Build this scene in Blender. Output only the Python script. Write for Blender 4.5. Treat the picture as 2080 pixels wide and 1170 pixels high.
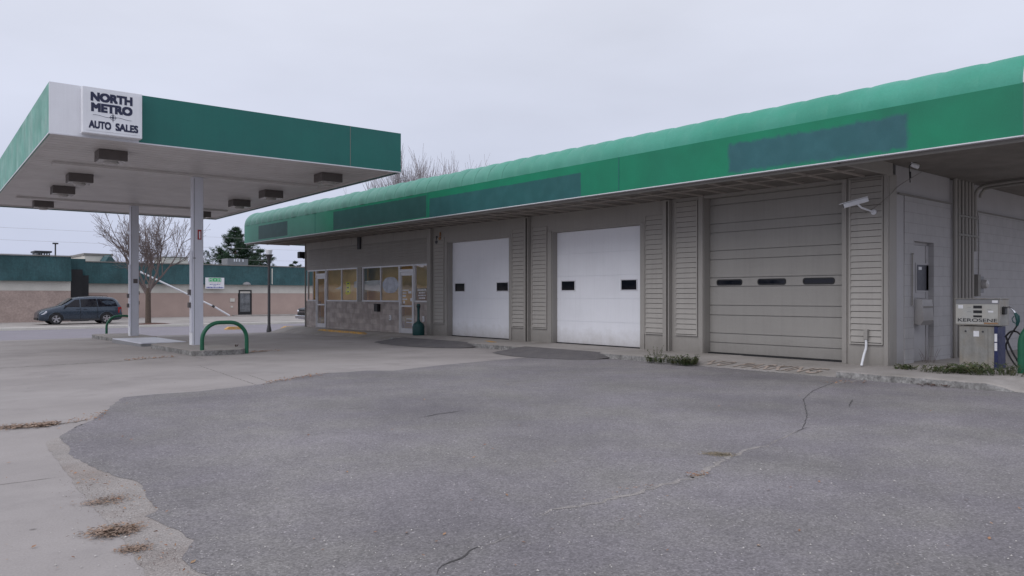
import bpy, bmesh, math, random
from math import sin, cos, pi, radians as R
from mathutils import Vector, Matrix
random.seed(7)
scn = bpy.context.scene
C = scn.collection
for o in list(bpy.data.objects): bpy.data.objects.remove(o)

# ------------------------------------------------------------ camera, sky, sun, exposure
H, F, HY, CX, YAW = 1.42, 1565.0, 602.0, 1040.0, R(40.08)
cd = bpy.data.cameras.new('camera'); cam = bpy.data.objects.new('camera', cd); C.objects.link(cam)
cam.location = (0, 0, H); cam.rotation_euler = (R(90), 0, -YAW)
cd.sensor_width = 36; cd.lens = F/2080*36; cd.shift_y = (HY-585)/2080
cd.clip_start = .05; cd.clip_end = 8000
scn.camera = cam
scn.render.resolution_x, scn.render.resolution_y = 1024, 576
scn.view_settings.view_transform = 'Standard'; scn.view_settings.look = 'None'
scn.view_settings.exposure = 0.0; scn.view_settings.gamma = 1

SUN_EL, SUN_AZ = R(42), R(-95)           # azimuth measured from +Y towards +X
w = bpy.data.worlds.new("World"); scn.world = w; w.use_nodes = True
nt = w.node_tree; N = nt.nodes; L = nt.links; N.clear()
sky = N.new('ShaderNodeTexSky'); sky.sky_type = 'NISHITA'; sky.sun_disc = False
sky.sun_elevation = SUN_EL; sky.sun_rotation = SUN_AZ; sky.air_density = 1.4; sky.dust_density = 3
tc = N.new('ShaderNodeTexCoord'); sp = N.new('ShaderNodeSeparateXYZ'); L.new(tc.outputs['Generated'], sp.inputs[0])
rp = N.new('ShaderNodeValToRGB'); L.new(sp.outputs['Z'], rp.inputs[0])
e = rp.color_ramp.elements
e[0].position = 0; e[0].color = (.56, .605, .78, 1); e[1].position = 1; e[1].color = (.96, .98, 1.12, 1)
for p, c in ((.08, (.60, .645, .81)), (.2, (.665, .70, .84)), (.36, (.70, .725, .83)), (.6, (.90, .92, 1.02))):
    q = rp.color_ramp.elements.new(p); q.color = (*c, 1)
mp = N.new('ShaderNodeMapping'); mp.inputs['Scale'].default_value = (1.6, 1.6, 5); L.new(tc.outputs['Generated'], mp.inputs[0])
nz = N.new('ShaderNodeTexNoise'); nz.inputs['Scale'].default_value = 1.5; nz.inputs['Detail'].default_value = 5; L.new(mp.outputs[0], nz.inputs[0])
mr = N.new('ShaderNodeMapRange'); mr.inputs[1].default_value = .25; mr.inputs[2].default_value = .75
mr.inputs[3].default_value = 9.6; mr.inputs[4].default_value = 11.3; L.new(nz.outputs[0], mr.inputs[0])
vm = N.new('ShaderNodeVectorMath'); vm.operation = 'SCALE'; L.new(rp.outputs[0], vm.inputs[0]); L.new(mr.outputs[0], vm.inputs['Scale'])
mx = N.new('ShaderNodeMixRGB'); mx.inputs[0].default_value = .93; L.new(sky.outputs[0], mx.inputs[1]); L.new(vm.outputs[0], mx.inputs[2])
bg = N.new('ShaderNodeBackground'); bg.inputs[1].default_value = .1; L.new(mx.outputs[0], bg.inputs[0])
wo = N.new('ShaderNodeOutputWorld'); L.new(bg.outputs[0], wo.inputs[0])
sd = bpy.data.lights.new('sun', 'SUN'); sd.energy = 1.2; sd.angle = R(50); sd.color = (1, .985, .98)
so = bpy.data.objects.new('sun', sd); C.objects.link(so)
so.rotation_euler = Vector((-sin(SUN_AZ)*cos(SUN_EL), -cos(SUN_AZ)*cos(SUN_EL), -sin(SUN_EL))).to_track_quat('-Z', 'Y').to_euler()

# ------------------------------------------------------------ photo measurement -> world helpers
SY, CY = sin(YAW), cos(YAW)
def gp(px, py, z=0.0):
    d = (H-z)*F/(py-HY); xc = (px-CX)/F
    return Vector((d*(SY+xc*CY), d*(CY-xc*SY), z))
def fy(px, X):                      # Y on the plane X=const seen at px
    xc = (px-CX)/F; d = X/(SY+xc*CY); return d*(CY-xc*SY)
def fx(px, Y):                      # X on the plane Y=const seen at px
    xc = (px-CX)/F; d = Y/(CY-xc*SY); return d*(SY+xc*CY)
def zh(px, py, X=None, Y=None):
    xc = (px-CX)/F; d = X/(SY+xc*CY) if X is not None else Y/(CY-xc*SY)
    return H+(HY-py)/F*d
def gz(y):                          # lot surface height
    pts = ((-9e9, 0), (22, 0), (32, -.12), (36.5, -.42), (9e9, -.42))
    for (a, za), (b, zb) in zip(pts, pts[1:]):
        if a <= y <= b: return za+(zb-za)*(y-a)/(b-a)
    return 0

# ------------------------------------------------------------ materials
def mat(name, col, rough=.7, var=.12, scale=2.0, fine=.06, fscale=60, bump=.0, bscale=80, metal=0, streak=0, spec=.4, tint=None, stretch=(1, 1, 1), coat=0):
    m = bpy.data.materials.new(name); m.use_nodes = True
    t = m.node_tree; n = t.nodes; l = t.links; b = n['Principled BSDF']
    b.inputs['Roughness'].default_value = rough; b.inputs['Metallic'].default_value = metal
    b.inputs['Specular IOR Level'].default_value = spec; b.inputs['Coat Weight'].default_value = coat
    tc = n.new('ShaderNodeTexCoord'); mp = n.new('ShaderNodeMapping'); mp.inputs['Scale'].default_value = stretch
    l.new(tc.outputs['Object'], mp.inputs[0])
    def noise(sc, det, src=mp):
        a = n.new('ShaderNodeTexNoise'); a.inputs['Scale'].default_value = sc; a.inputs['Detail'].default_value = det
        a.inputs['Roughness'].default_value = .6; l.new(src.outputs[0], a.inputs[0]); return a
    def rng(src, lo, hi, fmin=.3, fmax=.7):
        a = n.new('ShaderNodeMapRange'); a.inputs[1].default_value = fmin; a.inputs[2].default_value = fmax
        a.inputs[3].default_value = lo; a.inputs[4].default_value = hi; l.new(src, a.inputs[0]); return a.outputs[0]
    def mul(a, bb):
        q = n.new('ShaderNodeMath'); q.operation = 'MULTIPLY'; l.new(a, q.inputs[0]); l.new(bb, q.inputs[1]); return q.outputs[0]
    v = rng(noise(scale, 6).outputs[0], 1-var, 1+var)
    v = mul(v, rng(noise(fscale, 3).outputs[0], 1-fine, 1+fine))
    if streak:
        mp2 = n.new('ShaderNodeMapping'); mp2.inputs['Scale'].default_value = (9, 9, .5); l.new(tc.outputs['Object'], mp2.inputs[0])
        v = mul(v, rng(noise(1.3, 5, mp2).outputs[0], 1, 1-streak, .45, .75))
    base = n.new('ShaderNodeRGB'); base.outputs[0].default_value = (*col, 1); src = base.outputs[0]
    if tint:
        k = n.new('ShaderNodeMixRGB'); k.inputs[2].default_value = (*tint, 1); l.new(src, k.inputs[1])
        l.new(rng(noise(scale*.7+.13, 5).outputs[0], 0, 1, .42, .68), k.inputs[0]); src = k.outputs[0]
    s = n.new('ShaderNodeVectorMath'); s.operation = 'SCALE'; l.new(src, s.inputs[0]); l.new(v, s.inputs['Scale'])
    l.new(s.outputs[0], b.inputs['Base Color'])
    l.new(rng(noise(scale*2.3, 4).outputs[0], max(0, rough-.08), min(1, rough+.08)), b.inputs['Roughness'])
    if bump:
        bm = n.new('ShaderNodeBump'); bm.inputs['Strength'].default_value = bump; bm.inputs['Distance'].default_value = .01
        l.new(noise(bscale, 4).outputs[0], bm.inputs['Height']); l.new(bm.outputs[0], b.inputs['Normal'])
    return m
M = {}
M['concrete_walk'] = mat('concrete_walk', (.33, .305, .29), .9, .14, 1.1, .12, 55, .35, 90, tint=(.27, .25, .23))
M['kerb'] = mat('kerb', (.24, .235, .23), .95, .35, 5, .35, 22, 1.0, 25, tint=(.14, .135, .13))
M['taupe'] = mat('taupe_paint', (.315, .298, .278), .6, .05, .8, .03, 40, .08, 60, streak=.08)
M['taupe2'] = mat('taupe_siding', (.375, .355, .33), .55, .05, 1.5, .03, 40, streak=.08)
M['taupe_dark'] = mat('taupe_trim', (.20, .19, .175), .6, .05, 1, .03, 40)
M['block'] = mat('painted_block', (.40, .39, .40), .7, .05, 1.2, .04, 60, .1, 60, streak=.05)
M['door_white'] = mat('white_door', (.79, .80, .85), .4, .03, 1.2, .015, 90, streak=.04)
M['door_taupe'] = mat('taupe_door', (.305, .292, .275), .5, .05, .9, .03, 60, streak=.07)
M['alu'] = mat('aluminium', (.58, .58, .60), .4, .06, 3, .04, 60, metal=.35)
M['white'] = mat('white_paint', (.74, .75, .79), .45, .04, 2, .02, 60, streak=.05)
M['white_metal'] = mat('white_trim', (.62, .62, .66), .45, .06, 3, .03, 60, streak=.08)
M['column'] = mat('column_paint', (.62, .63, .70), .4, .04, 2, .02, 60, streak=.08)
M['soffit_c'] = mat('canopy_soffit', (.60, .575, .57), .42, .05, 1.1, .03, 50, tint=(.55, .525, .52))
M['green'] = mat('green_fascia', (.012, .132, .112), .5, .06, .7, .04, 30, streak=.04, tint=(.013, .118, .105))
M['green_faded'] = mat('faded_green', (.13, .33, .27), .65, .18, 1.5, .07, 30, streak=.25, tint=(.25, .42, .37))
M['pipe_green'] = mat('green_pipe', (.012, .105, .055), .4, .15, 6, .08, 60)
M['brown_light'] = mat('light_box', (.115, .10, .098), .5, .1, 5, .05, 60)
M['lens'] = mat('light_lens', (.40, .38, .37), .25, .08, 5, .04, 60)
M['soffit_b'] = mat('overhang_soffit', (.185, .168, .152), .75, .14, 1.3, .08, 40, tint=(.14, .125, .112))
M['soffit_rib'] = mat('overhang_rib', (.38, .34, .31), .6, .1, 2, .05, 40)
M['slat_gap_shade'] = mat('slat_gap_shade', (.09, .085, .08), .8)  # shadow lines between the slats, put into the backing colour
M['black'] = mat('black_plastic', (.015, .015, .017), .45, .1, 5)
M['rubber'] = mat('rubber', (.02, .02, .022), .8, .1, 8)
M['dark_metal'] = mat('dark_metal', (.045, .045, .05), .5, .15, 5)
M['navy'] = mat('navy_letters', (.018, .022, .06), .45, .05, 5)
M['red'] = mat('red_paint', (.35, .03, .03), .5, .1, 5)
M['yellow'] = mat('yellow_paint', (.55, .30, .07), .8, .25, 9, .15, 50, tint=(.40, .30, .18))
M['teal_green'] = mat('receptacle_green', (.008, .055, .055), .5, .1, 6)
M['tan_wall'] = mat('tan_interior', (.92, .64, .27), .7, .1, .8, .05, 20, tint=(.75, .47, .17))
M['dark_in'] = mat('dark_interior', (.05, .045, .04), .9)
M['paper'] = mat('paper', (.75, .75, .78), .8, .08, 6)
M['hi_yellow'] = mat('yellow_sign', (.75, .80, .02), .6, .1, 6)
M['bark'] = mat('bark', (.10, .075, .06), .9, .2, 8, .2, 30, .4, 30)
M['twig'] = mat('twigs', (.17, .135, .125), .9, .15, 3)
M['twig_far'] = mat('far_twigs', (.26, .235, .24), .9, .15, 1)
M['pine'] = mat('pine_needles', (.024, .058, .026), .8, .35, 1.2, .2, 10, tint=(.012, .035, .018))
M['mulch'] = mat('mulch', (.09, .045, .035), 1, .3, 6, .3, 40, .8, 40)
M['leaf_litter'] = mat('leaf_litter', (.26, .13, .075), .9, .4, 12, .3, 60, tint=(.36, .24, .14))
M['dry2'] = mat('khaki_tuft', (.26, .215, .15), .9, .35, 12, .3, 60, tint=(.19, .165, .11))
M['weed'] = mat('weed_leaves', (.05, .08, .028), .8, .4, 14, .3, 60, tint=(.115, .10, .05))
M['dry'] = mat('dry_grass', (.30, .215, .165), .9, .35, 12, .3, 60, tint=(.21, .155, .12))
M['van'] = mat('van_paint', (.045, .062, .088), .25, .04, 2, .02, 60, metal=.4, coat=.5)
M['truck'] = mat('truck_paint', (.018, .018, .02), .3, .06, 2, coat=.5)
M['glass_dark'] = mat('dark_glass', (.006, .006, .011), .06, .05, 2, .02, spec=.35)
M['chrome'] = mat('chrome', (.65, .65, .68), .2, .05, 5, metal=1)
M['head_lamp'] = mat('headlamp', (.7, .72, .78), .12, .05, 5, spec=.8)
M['tail_lamp'] = mat('tail_lamp', (.32, .015, .015), .2, .05, 5)
M['asphalt_dark'] = mat('ramp_asphalt', (.115, .108, .112), .9, .12, 3, .35, 110, .6, 110, tint=(.14, .13, .13))
M['street'] = mat('street_asphalt', (.225, .21, .235), .85, .06, .6, .12, 60, .2, 60)
M['far_wall'] = mat('tan_block_wall', (.44, .335, .295), .85, .07, .7, .05, 20, .1, 20)
M['far_wall2'] = mat('rough_tan_wall', (.40, .315, .28), .9, .14, 1.3, .14, 9, .5, 9)
M['far_cream'] = mat('cream_band', (.60, .58, .53), .8, .07, 1.5, .05, 20)
M['far_green'] = mat('dark_green_mansard', (.024, .074, .082), .7, .25, .8, .15, 9, streak=.25, tint=(.036, .095, .105))
M['grey_box'] = mat('grey_box', (.22, .22, .23), .6, .1, 3)
M['pump_body'] = mat('pump_body', (.28, .275, .26), .5, .15, 6, .06, 50, streak=.2, tint=(.27, .24, .20))
M['pump_face'] = mat('pump_face', (.43, .43, .41), .35, .08, 7, .04, 50, tint=(.44, .42, .38))
M['pump_blue'] = mat('pump_blue', (.018, .024, .085), .5, .12, 6)
M['rust'] = mat('rust', (.30, .17, .09), .8, .3, 14, .2, 60)
M['pebble'] = mat('pebble', (.42, .40, .38), .8, .3, 30)
M['crack'] = mat('crack', (.07, .066, .066), 1, .3, 20)
M['crack_fill'] = mat('crack_sand', (.265, .245, .232), 1, .15, 9, .25, 50, tint=(.20, .186, .182))
M['joint'] = mat('joint', (.12, .105, .095), 1, .25, 12, .25, 60)
M['paint_faint'] = mat('worn_paint', (.50, .41, .35), .85, .12, 9, .1, 40, tint=(.38, .335, .30))
M['roof'] = mat('roof_membrane', (.20, .20, .20), .9, .1, 1)
M['ceil'] = mat('interior_ceiling', (.5, .48, .44), .9)

def special_nodes(m):
    t = m.node_tree; return t, t.nodes, t.links, t.nodes['Principled BSDF']
# lot concrete with sawn joints and stains
def ground_material():
    m = mat('lot_concrete', (.318, .292, .282), .88, .11, .35, .09, 70, .3, 120, tint=(.262, .240, .232))
    t, n, l, b = special_nodes(m); src = b.inputs['Base Color'].links[0].from_socket; tc = [x for x in n if x.type == 'TEX_COORD'][0]
    def noise(sc, det, rg=.6):
        a = n.new('ShaderNodeTexNoise'); a.inputs['Scale'].default_value = sc; a.inputs['Detail'].default_value = det; a.inputs['Roughness'].default_value = rg; l.new(tc.outputs['Object'], a.inputs[0]); return a.outputs[0]
    def rng(s_, a0, a1, lo, hi):
        a = n.new('ShaderNodeMapRange'); a.inputs[1].default_value = a0; a.inputs[2].default_value = a1; a.inputs[3].default_value = lo; a.inputs[4].default_value = hi; l.new(s_, a.inputs[0]); return a.outputs[0]
    def mixc(f, a, c):
        q = n.new('ShaderNodeMixRGB'); l.new(f, q.inputs[0]); l.new(a, q.inputs[1]); q.inputs[2].default_value = (*c, 1); return q.outputs[0]
    c = mixc(rng(noise(.9, 8, .7), .52, .70, 0, .65), src, (.21, .19, .185))          # broad grime
    c = mixc(rng(noise(.22, 3), .5, .7, 0, .35), c, (.35, .328, .318))                   # paler slabs
    v = n.new('ShaderNodeTexVoronoi'); v.inputs['Scale'].default_value = 1.7; v.inputs['Randomness'].default_value = 1; l.new(tc.outputs['Object'], v.inputs[0])
    c = mixc(rng(v.outputs['Distance'], .018, .045, .7, 0), c, (.09, .08, .078))       # gum and oil spots
    v = n.new('ShaderNodeTexVoronoi'); v.inputs['Scale'].default_value = 11; l.new(tc.outputs['Object'], v.inputs[0])
    c = mixc(rng(v.outputs['Distance'], .03, .07, .45, 0), c, (.16, .145, .14))
    l.new(c, b.inputs['Base Color']); return m
M['lot'] = ground_material()
def asphalt_material():
    m = bpy.data.materials.new('aged_asphalt'); m.use_nodes = True; t, n, l, b = special_nodes(m)
    tc = n.new('ShaderNodeTexCoord')
    def noise(sc, det=4, rg=.6):
        a = n.new('ShaderNodeTexNoise'); a.inputs['Scale'].default_value = sc; a.inputs['Detail'].default_value = det; a.inputs['Roughness'].default_value = rg
        l.new(tc.outputs['Object'], a.inputs[0]); return a.outputs[0]
    def rng(src, lo, hi, a0, a1):
        a = n.new('ShaderNodeMapRange'); a.inputs[1].default_value = a0; a.inputs[2].default_value = a1
        a.inputs[3].default_value = lo; a.inputs[4].default_value = hi; l.new(src, a.inputs[0]); return a.outputs[0]
    def math2(op, a, bb):
        q = n.new('ShaderNodeMath'); q.operation = op
        for i, x in enumerate((a, bb)):
            if isinstance(x, (int, float)): q.inputs[i].default_value = x
            else: l.new(x, q.inputs[i])
        return q.outputs[0]
    v = rng(noise(.45, 6), .78, 1.16, .3, .7)
    v = math2('MULTIPLY', v, rng(noise(.16, 3), .90, 1.08, .35, .65))
    v = math2('MULTIPLY', v, rng(noise(3.5, 4), .93, 1.07, .3, .7))
    v = math2('MULTIPLY', v, rng(noise(70, 3, .7), .70, 1.3, .3, .7))
    # aggregate: every stone its own tone
    for sc, lo, hi, thr, amp in ((75, .80, 1.22, .955, .9), (38, .93, 1.08, .985, 1.1)):
        vo = n.new('ShaderNodeTexVoronoi'); vo.inputs['Scale'].default_value = sc; l.new(tc.outputs['Object'], vo.inputs[0])
        s = n.new('ShaderNodeSeparateColor'); l.new(vo.outputs['Color'], s.inputs[0])
        v = math2('MULTIPLY', v, rng(s.outputs[0], lo, hi, 0, 1))
        core = rng(vo.outputs['Distance'], 1, 0, .18, .42)
        g = math2('MULTIPLY', math2('GREATER_THAN', s.outputs[1], thr), core)
        v = math2('ADD', v, math2('MULTIPLY', g, amp))
    mix = n.new('ShaderNodeMixRGB'); mix.inputs[1].default_value = (.187, .174, .184, 1); mix.inputs[2].default_value = (.205, .194, .189, 1)
    l.new(rng(noise(.8, 5), 0, 1, .4, .65), mix.inputs[0])
    s = n.new('ShaderNodeVectorMath'); s.operation = 'SCALE'; l.new(mix.outputs[0], s.inputs[0]); l.new(v, s.inputs['Scale'])
    l.new(s.outputs[0], b.inputs['Base Color']); b.inputs['Roughness'].default_value = .85; b.inputs['Specular IOR Level'].default_value = .35
    bm = n.new('ShaderNodeBump'); bm.inputs['Strength'].default_value = .55; bm.inputs['Distance'].default_value = .008
    l.new(noise(85, 4, .7), bm.inputs['Height']); l.new(bm.outputs[0], b.inputs['Normal'])
    return m
M['asphalt'] = asphalt_material()
M['gravel'] = mat('sandy_gravel', (.30, .275, .26), .95, .14, 1.6, .35, 90, .8, 90, tint=(.235, .20, .18))

def glass_material(name, tint, refl=1.0):
    m = bpy.data.materials.new(name); m.use_nodes = True; t, n, l, b = special_nodes(m); n.remove(b)
    out = n['Material Output']
    tr = n.new('ShaderNodeBsdfTransparent'); tr.inputs[0].default_value = (*tint, 1)
    gl = n.new('ShaderNodeBsdfGlossy'); gl.inputs['Roughness'].default_value = .03
    tc = n.new('ShaderNodeTexCoord'); no = n.new('ShaderNodeTexNoise'); no.inputs['Scale'].default_value = 1.1; l.new(tc.outputs['Object'], no.inputs[0])
    bp = n.new('ShaderNodeBump'); bp.inputs['Strength'].default_value = .08; bp.inputs['Distance'].default_value = .05
    l.new(no.outputs[0], bp.inputs['Height']); l.new(bp.outputs[0], gl.inputs['Normal'])
    fr = n.new('ShaderNodeFresnel'); fr.inputs[0].default_value = 1.6
    mt = n.new('ShaderNodeMath'); mt.operation = 'MULTIPLY'; mt.inputs[1].default_value = refl; mt.use_clamp = True; l.new(fr.outputs[0], mt.inputs[0])
    mi = n.new('ShaderNodeMixShader'); l.new(mt.outputs[0], mi.inputs[0]); l.new(tr.outputs[0], mi.inputs[1]); l.new(gl.outputs[0], mi.inputs[2])
    l.new(mi.outputs[0], out.inputs[0]); return m
M['glass'] = glass_material('window_glass', (.96, .95, .93), .28)

def brick_material(name, c1, c2, mortar, bw, bh, ms=.012, axis='YZ', bump=.5, noise_amt=.25):
    m = bpy.data.materials.new(name); m.use_nodes = True; t, n, l, b = special_nodes(m)
    tc = n.new('ShaderNodeTexCoord'); s = n.new('ShaderNodeSeparateXYZ'); cb = n.new('ShaderNodeCombineXYZ')
    l.new(tc.outputs['Object'], s.inputs[0]); l.new(s.outputs[axis[0]], cb.inputs[0]); l.new(s.outputs[axis[1]], cb.inputs[1])
    br = n.new('ShaderNodeTexBrick'); l.new(cb.outputs[0], br.inputs[0]); br.inputs['Scale'].default_value = 1
    br.inputs['Color1'].default_value = (*c1, 1); br.inputs['Color2'].default_value = (*c2, 1); br.inputs['Mortar'].default_value = (*mortar, 1)
    br.inputs['Brick Width'].default_value = bw; br.inputs['Row Height'].default_value = bh; br.inputs['Mortar Size'].default_value = ms; br.inputs['Mortar Smooth'].default_value = .2
    no = n.new('ShaderNodeTexNoise'); no.inputs['Scale'].default_value = 3.5; no.inputs['Detail'].default_value = 7; l.new(tc.outputs['Object'], no.inputs[0])
    mr = n.new('ShaderNodeMapRange'); mr.inputs[1].default_value = .3; mr.inputs[2].default_value = .7; mr.inputs[3].default_value = 1-noise_amt; mr.inputs[4].default_value = 1+noise_amt
    l.new(no.outputs[0], mr.inputs[0])
    sc = n.new('ShaderNodeVectorMath'); sc.operation = 'SCALE'; l.new(br.outputs[0], sc.inputs[0]); l.new(mr.outputs[0], sc.inputs['Scale'])
    l.new(sc.outputs[0], b.inputs['Base Color']); b.inputs['Roughness'].default_value = .8
    bp = n.new('ShaderNodeBump'); bp.inputs['Strength'].default_value = bump; bp.inputs['Distance'].default_value = .01; bp.invert = True
    l.new(br.outputs['Fac'], bp.inputs['Height']); l.new(bp.outputs[0], b.inputs['Normal']); return m
M['brick'] = brick_material('brown_split_block', (.31, .27, .255), (.42, .37, .35), (.33, .30, .285), .42, .19, .008, 'YZ', .5, .22)
M['blockwall'] = brick_material('side_block_wall', (.39, .38, .388), (.375, .366, .374), (.31, .30, .30), .41, .203, .006, 'XZ', .35, .06)

def fascia_material():
    """green vinyl fascia of the garage awning with the ghosts of removed sign panels (object space Y, Z)"""
    m = bpy.data.materials.new('awning_fascia'); m.use_nodes = True; t, n, l, b = special_nodes(m)
    tc = n.new('ShaderNodeTexCoord'); s = n.new('ShaderNodeSeparateXYZ'); l.new(tc.outputs['Object'], s.inputs[0])
    def noise(sc, det=5):
        a = n.new('ShaderNodeTexNoise'); a.inputs['Scale'].default_value = sc; a.inputs['Detail'].default_value = det; l.new(tc.outputs['Object'], a.inputs[0]); return a.outputs[0]
    def mth(op, *a):
        q = n.new('ShaderNodeMath'); q.operation = op
        for i, x in enumerate(a):
            if isinstance(x, (int, float)): q.inputs[i].default_value = x
            else: l.new(x, q.inputs[i])
        return q.outputs[0]
    def rng(src, lo, hi, a0, a1):
        a = n.new('ShaderNodeMapRange'); a.inputs[1].default_value = a0; a.inputs[2].default_value = a1
        a.inputs[3].default_value = lo; a.inputs[4].default_value = hi; l.new(src, a.inputs[0]); return a.outputs[0]
    wob = noise(5, 6)
    X, Y, Z = s.outputs[0], mth('ADD', s.outputs[1], 6.43), s.outputs[2]
    def rect(y0, y1, z0, z1, amp, soft=.03):
        yy = mth('ADD', Y, rng(wob, -amp, amp, .3, .7)); zz = mth('ADD', Z, rng(noise(7, 6), -amp, amp, .3, .7))
        a = mth('MULTIPLY', rng(yy, 0, 1, y0-soft, y0+soft), rng(yy, 1, 0, y1-soft, y1+soft))
        c = mth('MULTIPLY', rng(zz, 0, 1, z0-soft, z0+soft), rng(zz, 1, 0, z1-soft, z1+soft))
        return mth('MULTIPLY', a, c)
    def mixc(f, a, c):
        q = n.new('ShaderNodeMixRGB'); l.new(f, q.inputs[0]); l.new(a, q.inputs[1])
        if isinstance(c, tuple): q.inputs[2].default_value = (*c, 1)
        else: l.new(c, q.inputs[2])
        return q.outputs[0]
    base = n.new('ShaderNodeRGB'); base.outputs[0].default_value = (.006, .20, .105, 1)
    col = mixc(rng(noise(.6), 0, 1, .4, .7), base.outputs[0], (.008, .165, .095))
    faded = rng(mth('ADD', Y, rng(wob, -.15, .15, .3, .7)), 0, 1, fy(690, 12.5), fy(630, 12.5))
    col = mixc(faded, col, (.075, .25, .19))
    zz0, zz1 = 3.69, 4.43
    for (p0, p1, z0, z1, c, amp, soft) in (
        (1845, 1480, 3.74, 4.28, (.026, .100, .122), .035, .035), (1180, 872, 3.69, 4.24, (.020, .090, .100), .008, .012),
        (866, 677, 3.73, 4.36, (.016, .070, .070), .010, .012), (584, 525, 3.77, 4.33, (.028, .068, .070), .004, .008)):
        y0, y1 = fy(p0, 12.5), fy(p1, 12.5)
        msk = rect(y0, y1, z0, z1, amp, soft)
        dark = n.new('ShaderNodeRGB'); dark.outputs[0].default_value = (*c, 1)
        pc = mixc(rng(noise(3.5, 8), 0, .8, .45, .7), dark.outputs[0], tuple(x*1.15+.006 for x in c))
        col = mixc(mth('MULTIPLY', msk, .93), col, pc)
    # a rough sticky rim round the newest ghost
    v = mth('MULTIPLY', rng(noise(2.2, 6), .93, 1.07, .3, .7), rng(noise(45, 3), .96, 1.04, .3, .7))
    sc = n.new('ShaderNodeVectorMath'); sc.operation = 'SCALE'; l.new(col, sc.inputs[0]); l.new(v, sc.inputs['Scale'])
    l.new(sc.outputs[0], b.inputs['Base Color']); b.inputs['Roughness'].default_value = .5; b.inputs['Specular IOR Level'].default_value = .35
    return m
M['fascia'] = fascia_material()
def base_grime(m, dirt, top, amt):          # splash-back dirt along the foot of walls and doors
    t, n, l, b = special_nodes(m); src = b.inputs['Base Color'].links[0].from_socket
    tc = n.new('ShaderNodeTexCoord'); sp = n.new('ShaderNodeSeparateXYZ'); l.new(tc.outputs['Object'], sp.inputs[0])
    no = n.new('ShaderNodeTexNoise'); no.inputs['Scale'].default_value = 4; no.inputs['Detail'].default_value = 8; no.inputs['Roughness'].default_value = .7; l.new(tc.outputs['Object'], no.inputs[0])
    ad = n.new('ShaderNodeMath'); ad.operation = 'MULTIPLY_ADD'; ad.inputs[1].default_value = -.55; l.new(no.outputs[0], ad.inputs[0]); l.new(sp.outputs[2], ad.inputs[2])
    a = n.new('ShaderNodeMapRange'); a.inputs[1].default_value = -.25; a.inputs[2].default_value = top-.25; a.inputs[3].default_value = amt; a.inputs[4].default_value = 0; l.new(ad.outputs[0], a.inputs[0])
    q = n.new('ShaderNodeMixRGB'); l.new(a.outputs[0], q.inputs[0]); l.new(src, q.inputs[1]); q.inputs[2].default_value = (*dirt, 1); l.new(q.outputs[0], b.inputs['Base Color'])
base_grime(M['door_white'], (.38, .35, .32), .55, .75); base_grime(M['taupe'], (.17, .155, .14), .5, .6); base_grime(M['door_taupe'], (.18, .165, .15), .5, .6); base_grime(M['block'], (.20, .185, .17), .5, .5)
def fade_along_y(m, c2, y0, y1):
    t, n, l, b = special_nodes(m); src = b.inputs['Base Color'].links[0].from_socket
    tc = n.new('ShaderNodeTexCoord'); sp = n.new('ShaderNodeSeparateXYZ'); l.new(tc.outputs['Object'], sp.inputs[0])
    a = n.new('ShaderNodeMapRange'); a.inputs[1].default_value = y0; a.inputs[2].default_value = y1; l.new(sp.outputs[1], a.inputs[0])
    q = n.new('ShaderNodeMixRGB'); l.new(a.outputs[0], q.inputs[0]); l.new(src, q.inputs[1]); q.inputs[2].default_value = (*c2, 1); l.new(q.outputs[0], b.inputs['Base Color'])
M['awning'] = mat('sun_bleached_awning', (.040, .275, .19), .6, .10, .6, .05, 30, tint=(.070, .31, .235))

fade_along_y(M['awning'], (.155, .32, .275), 3, 20)
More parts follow.
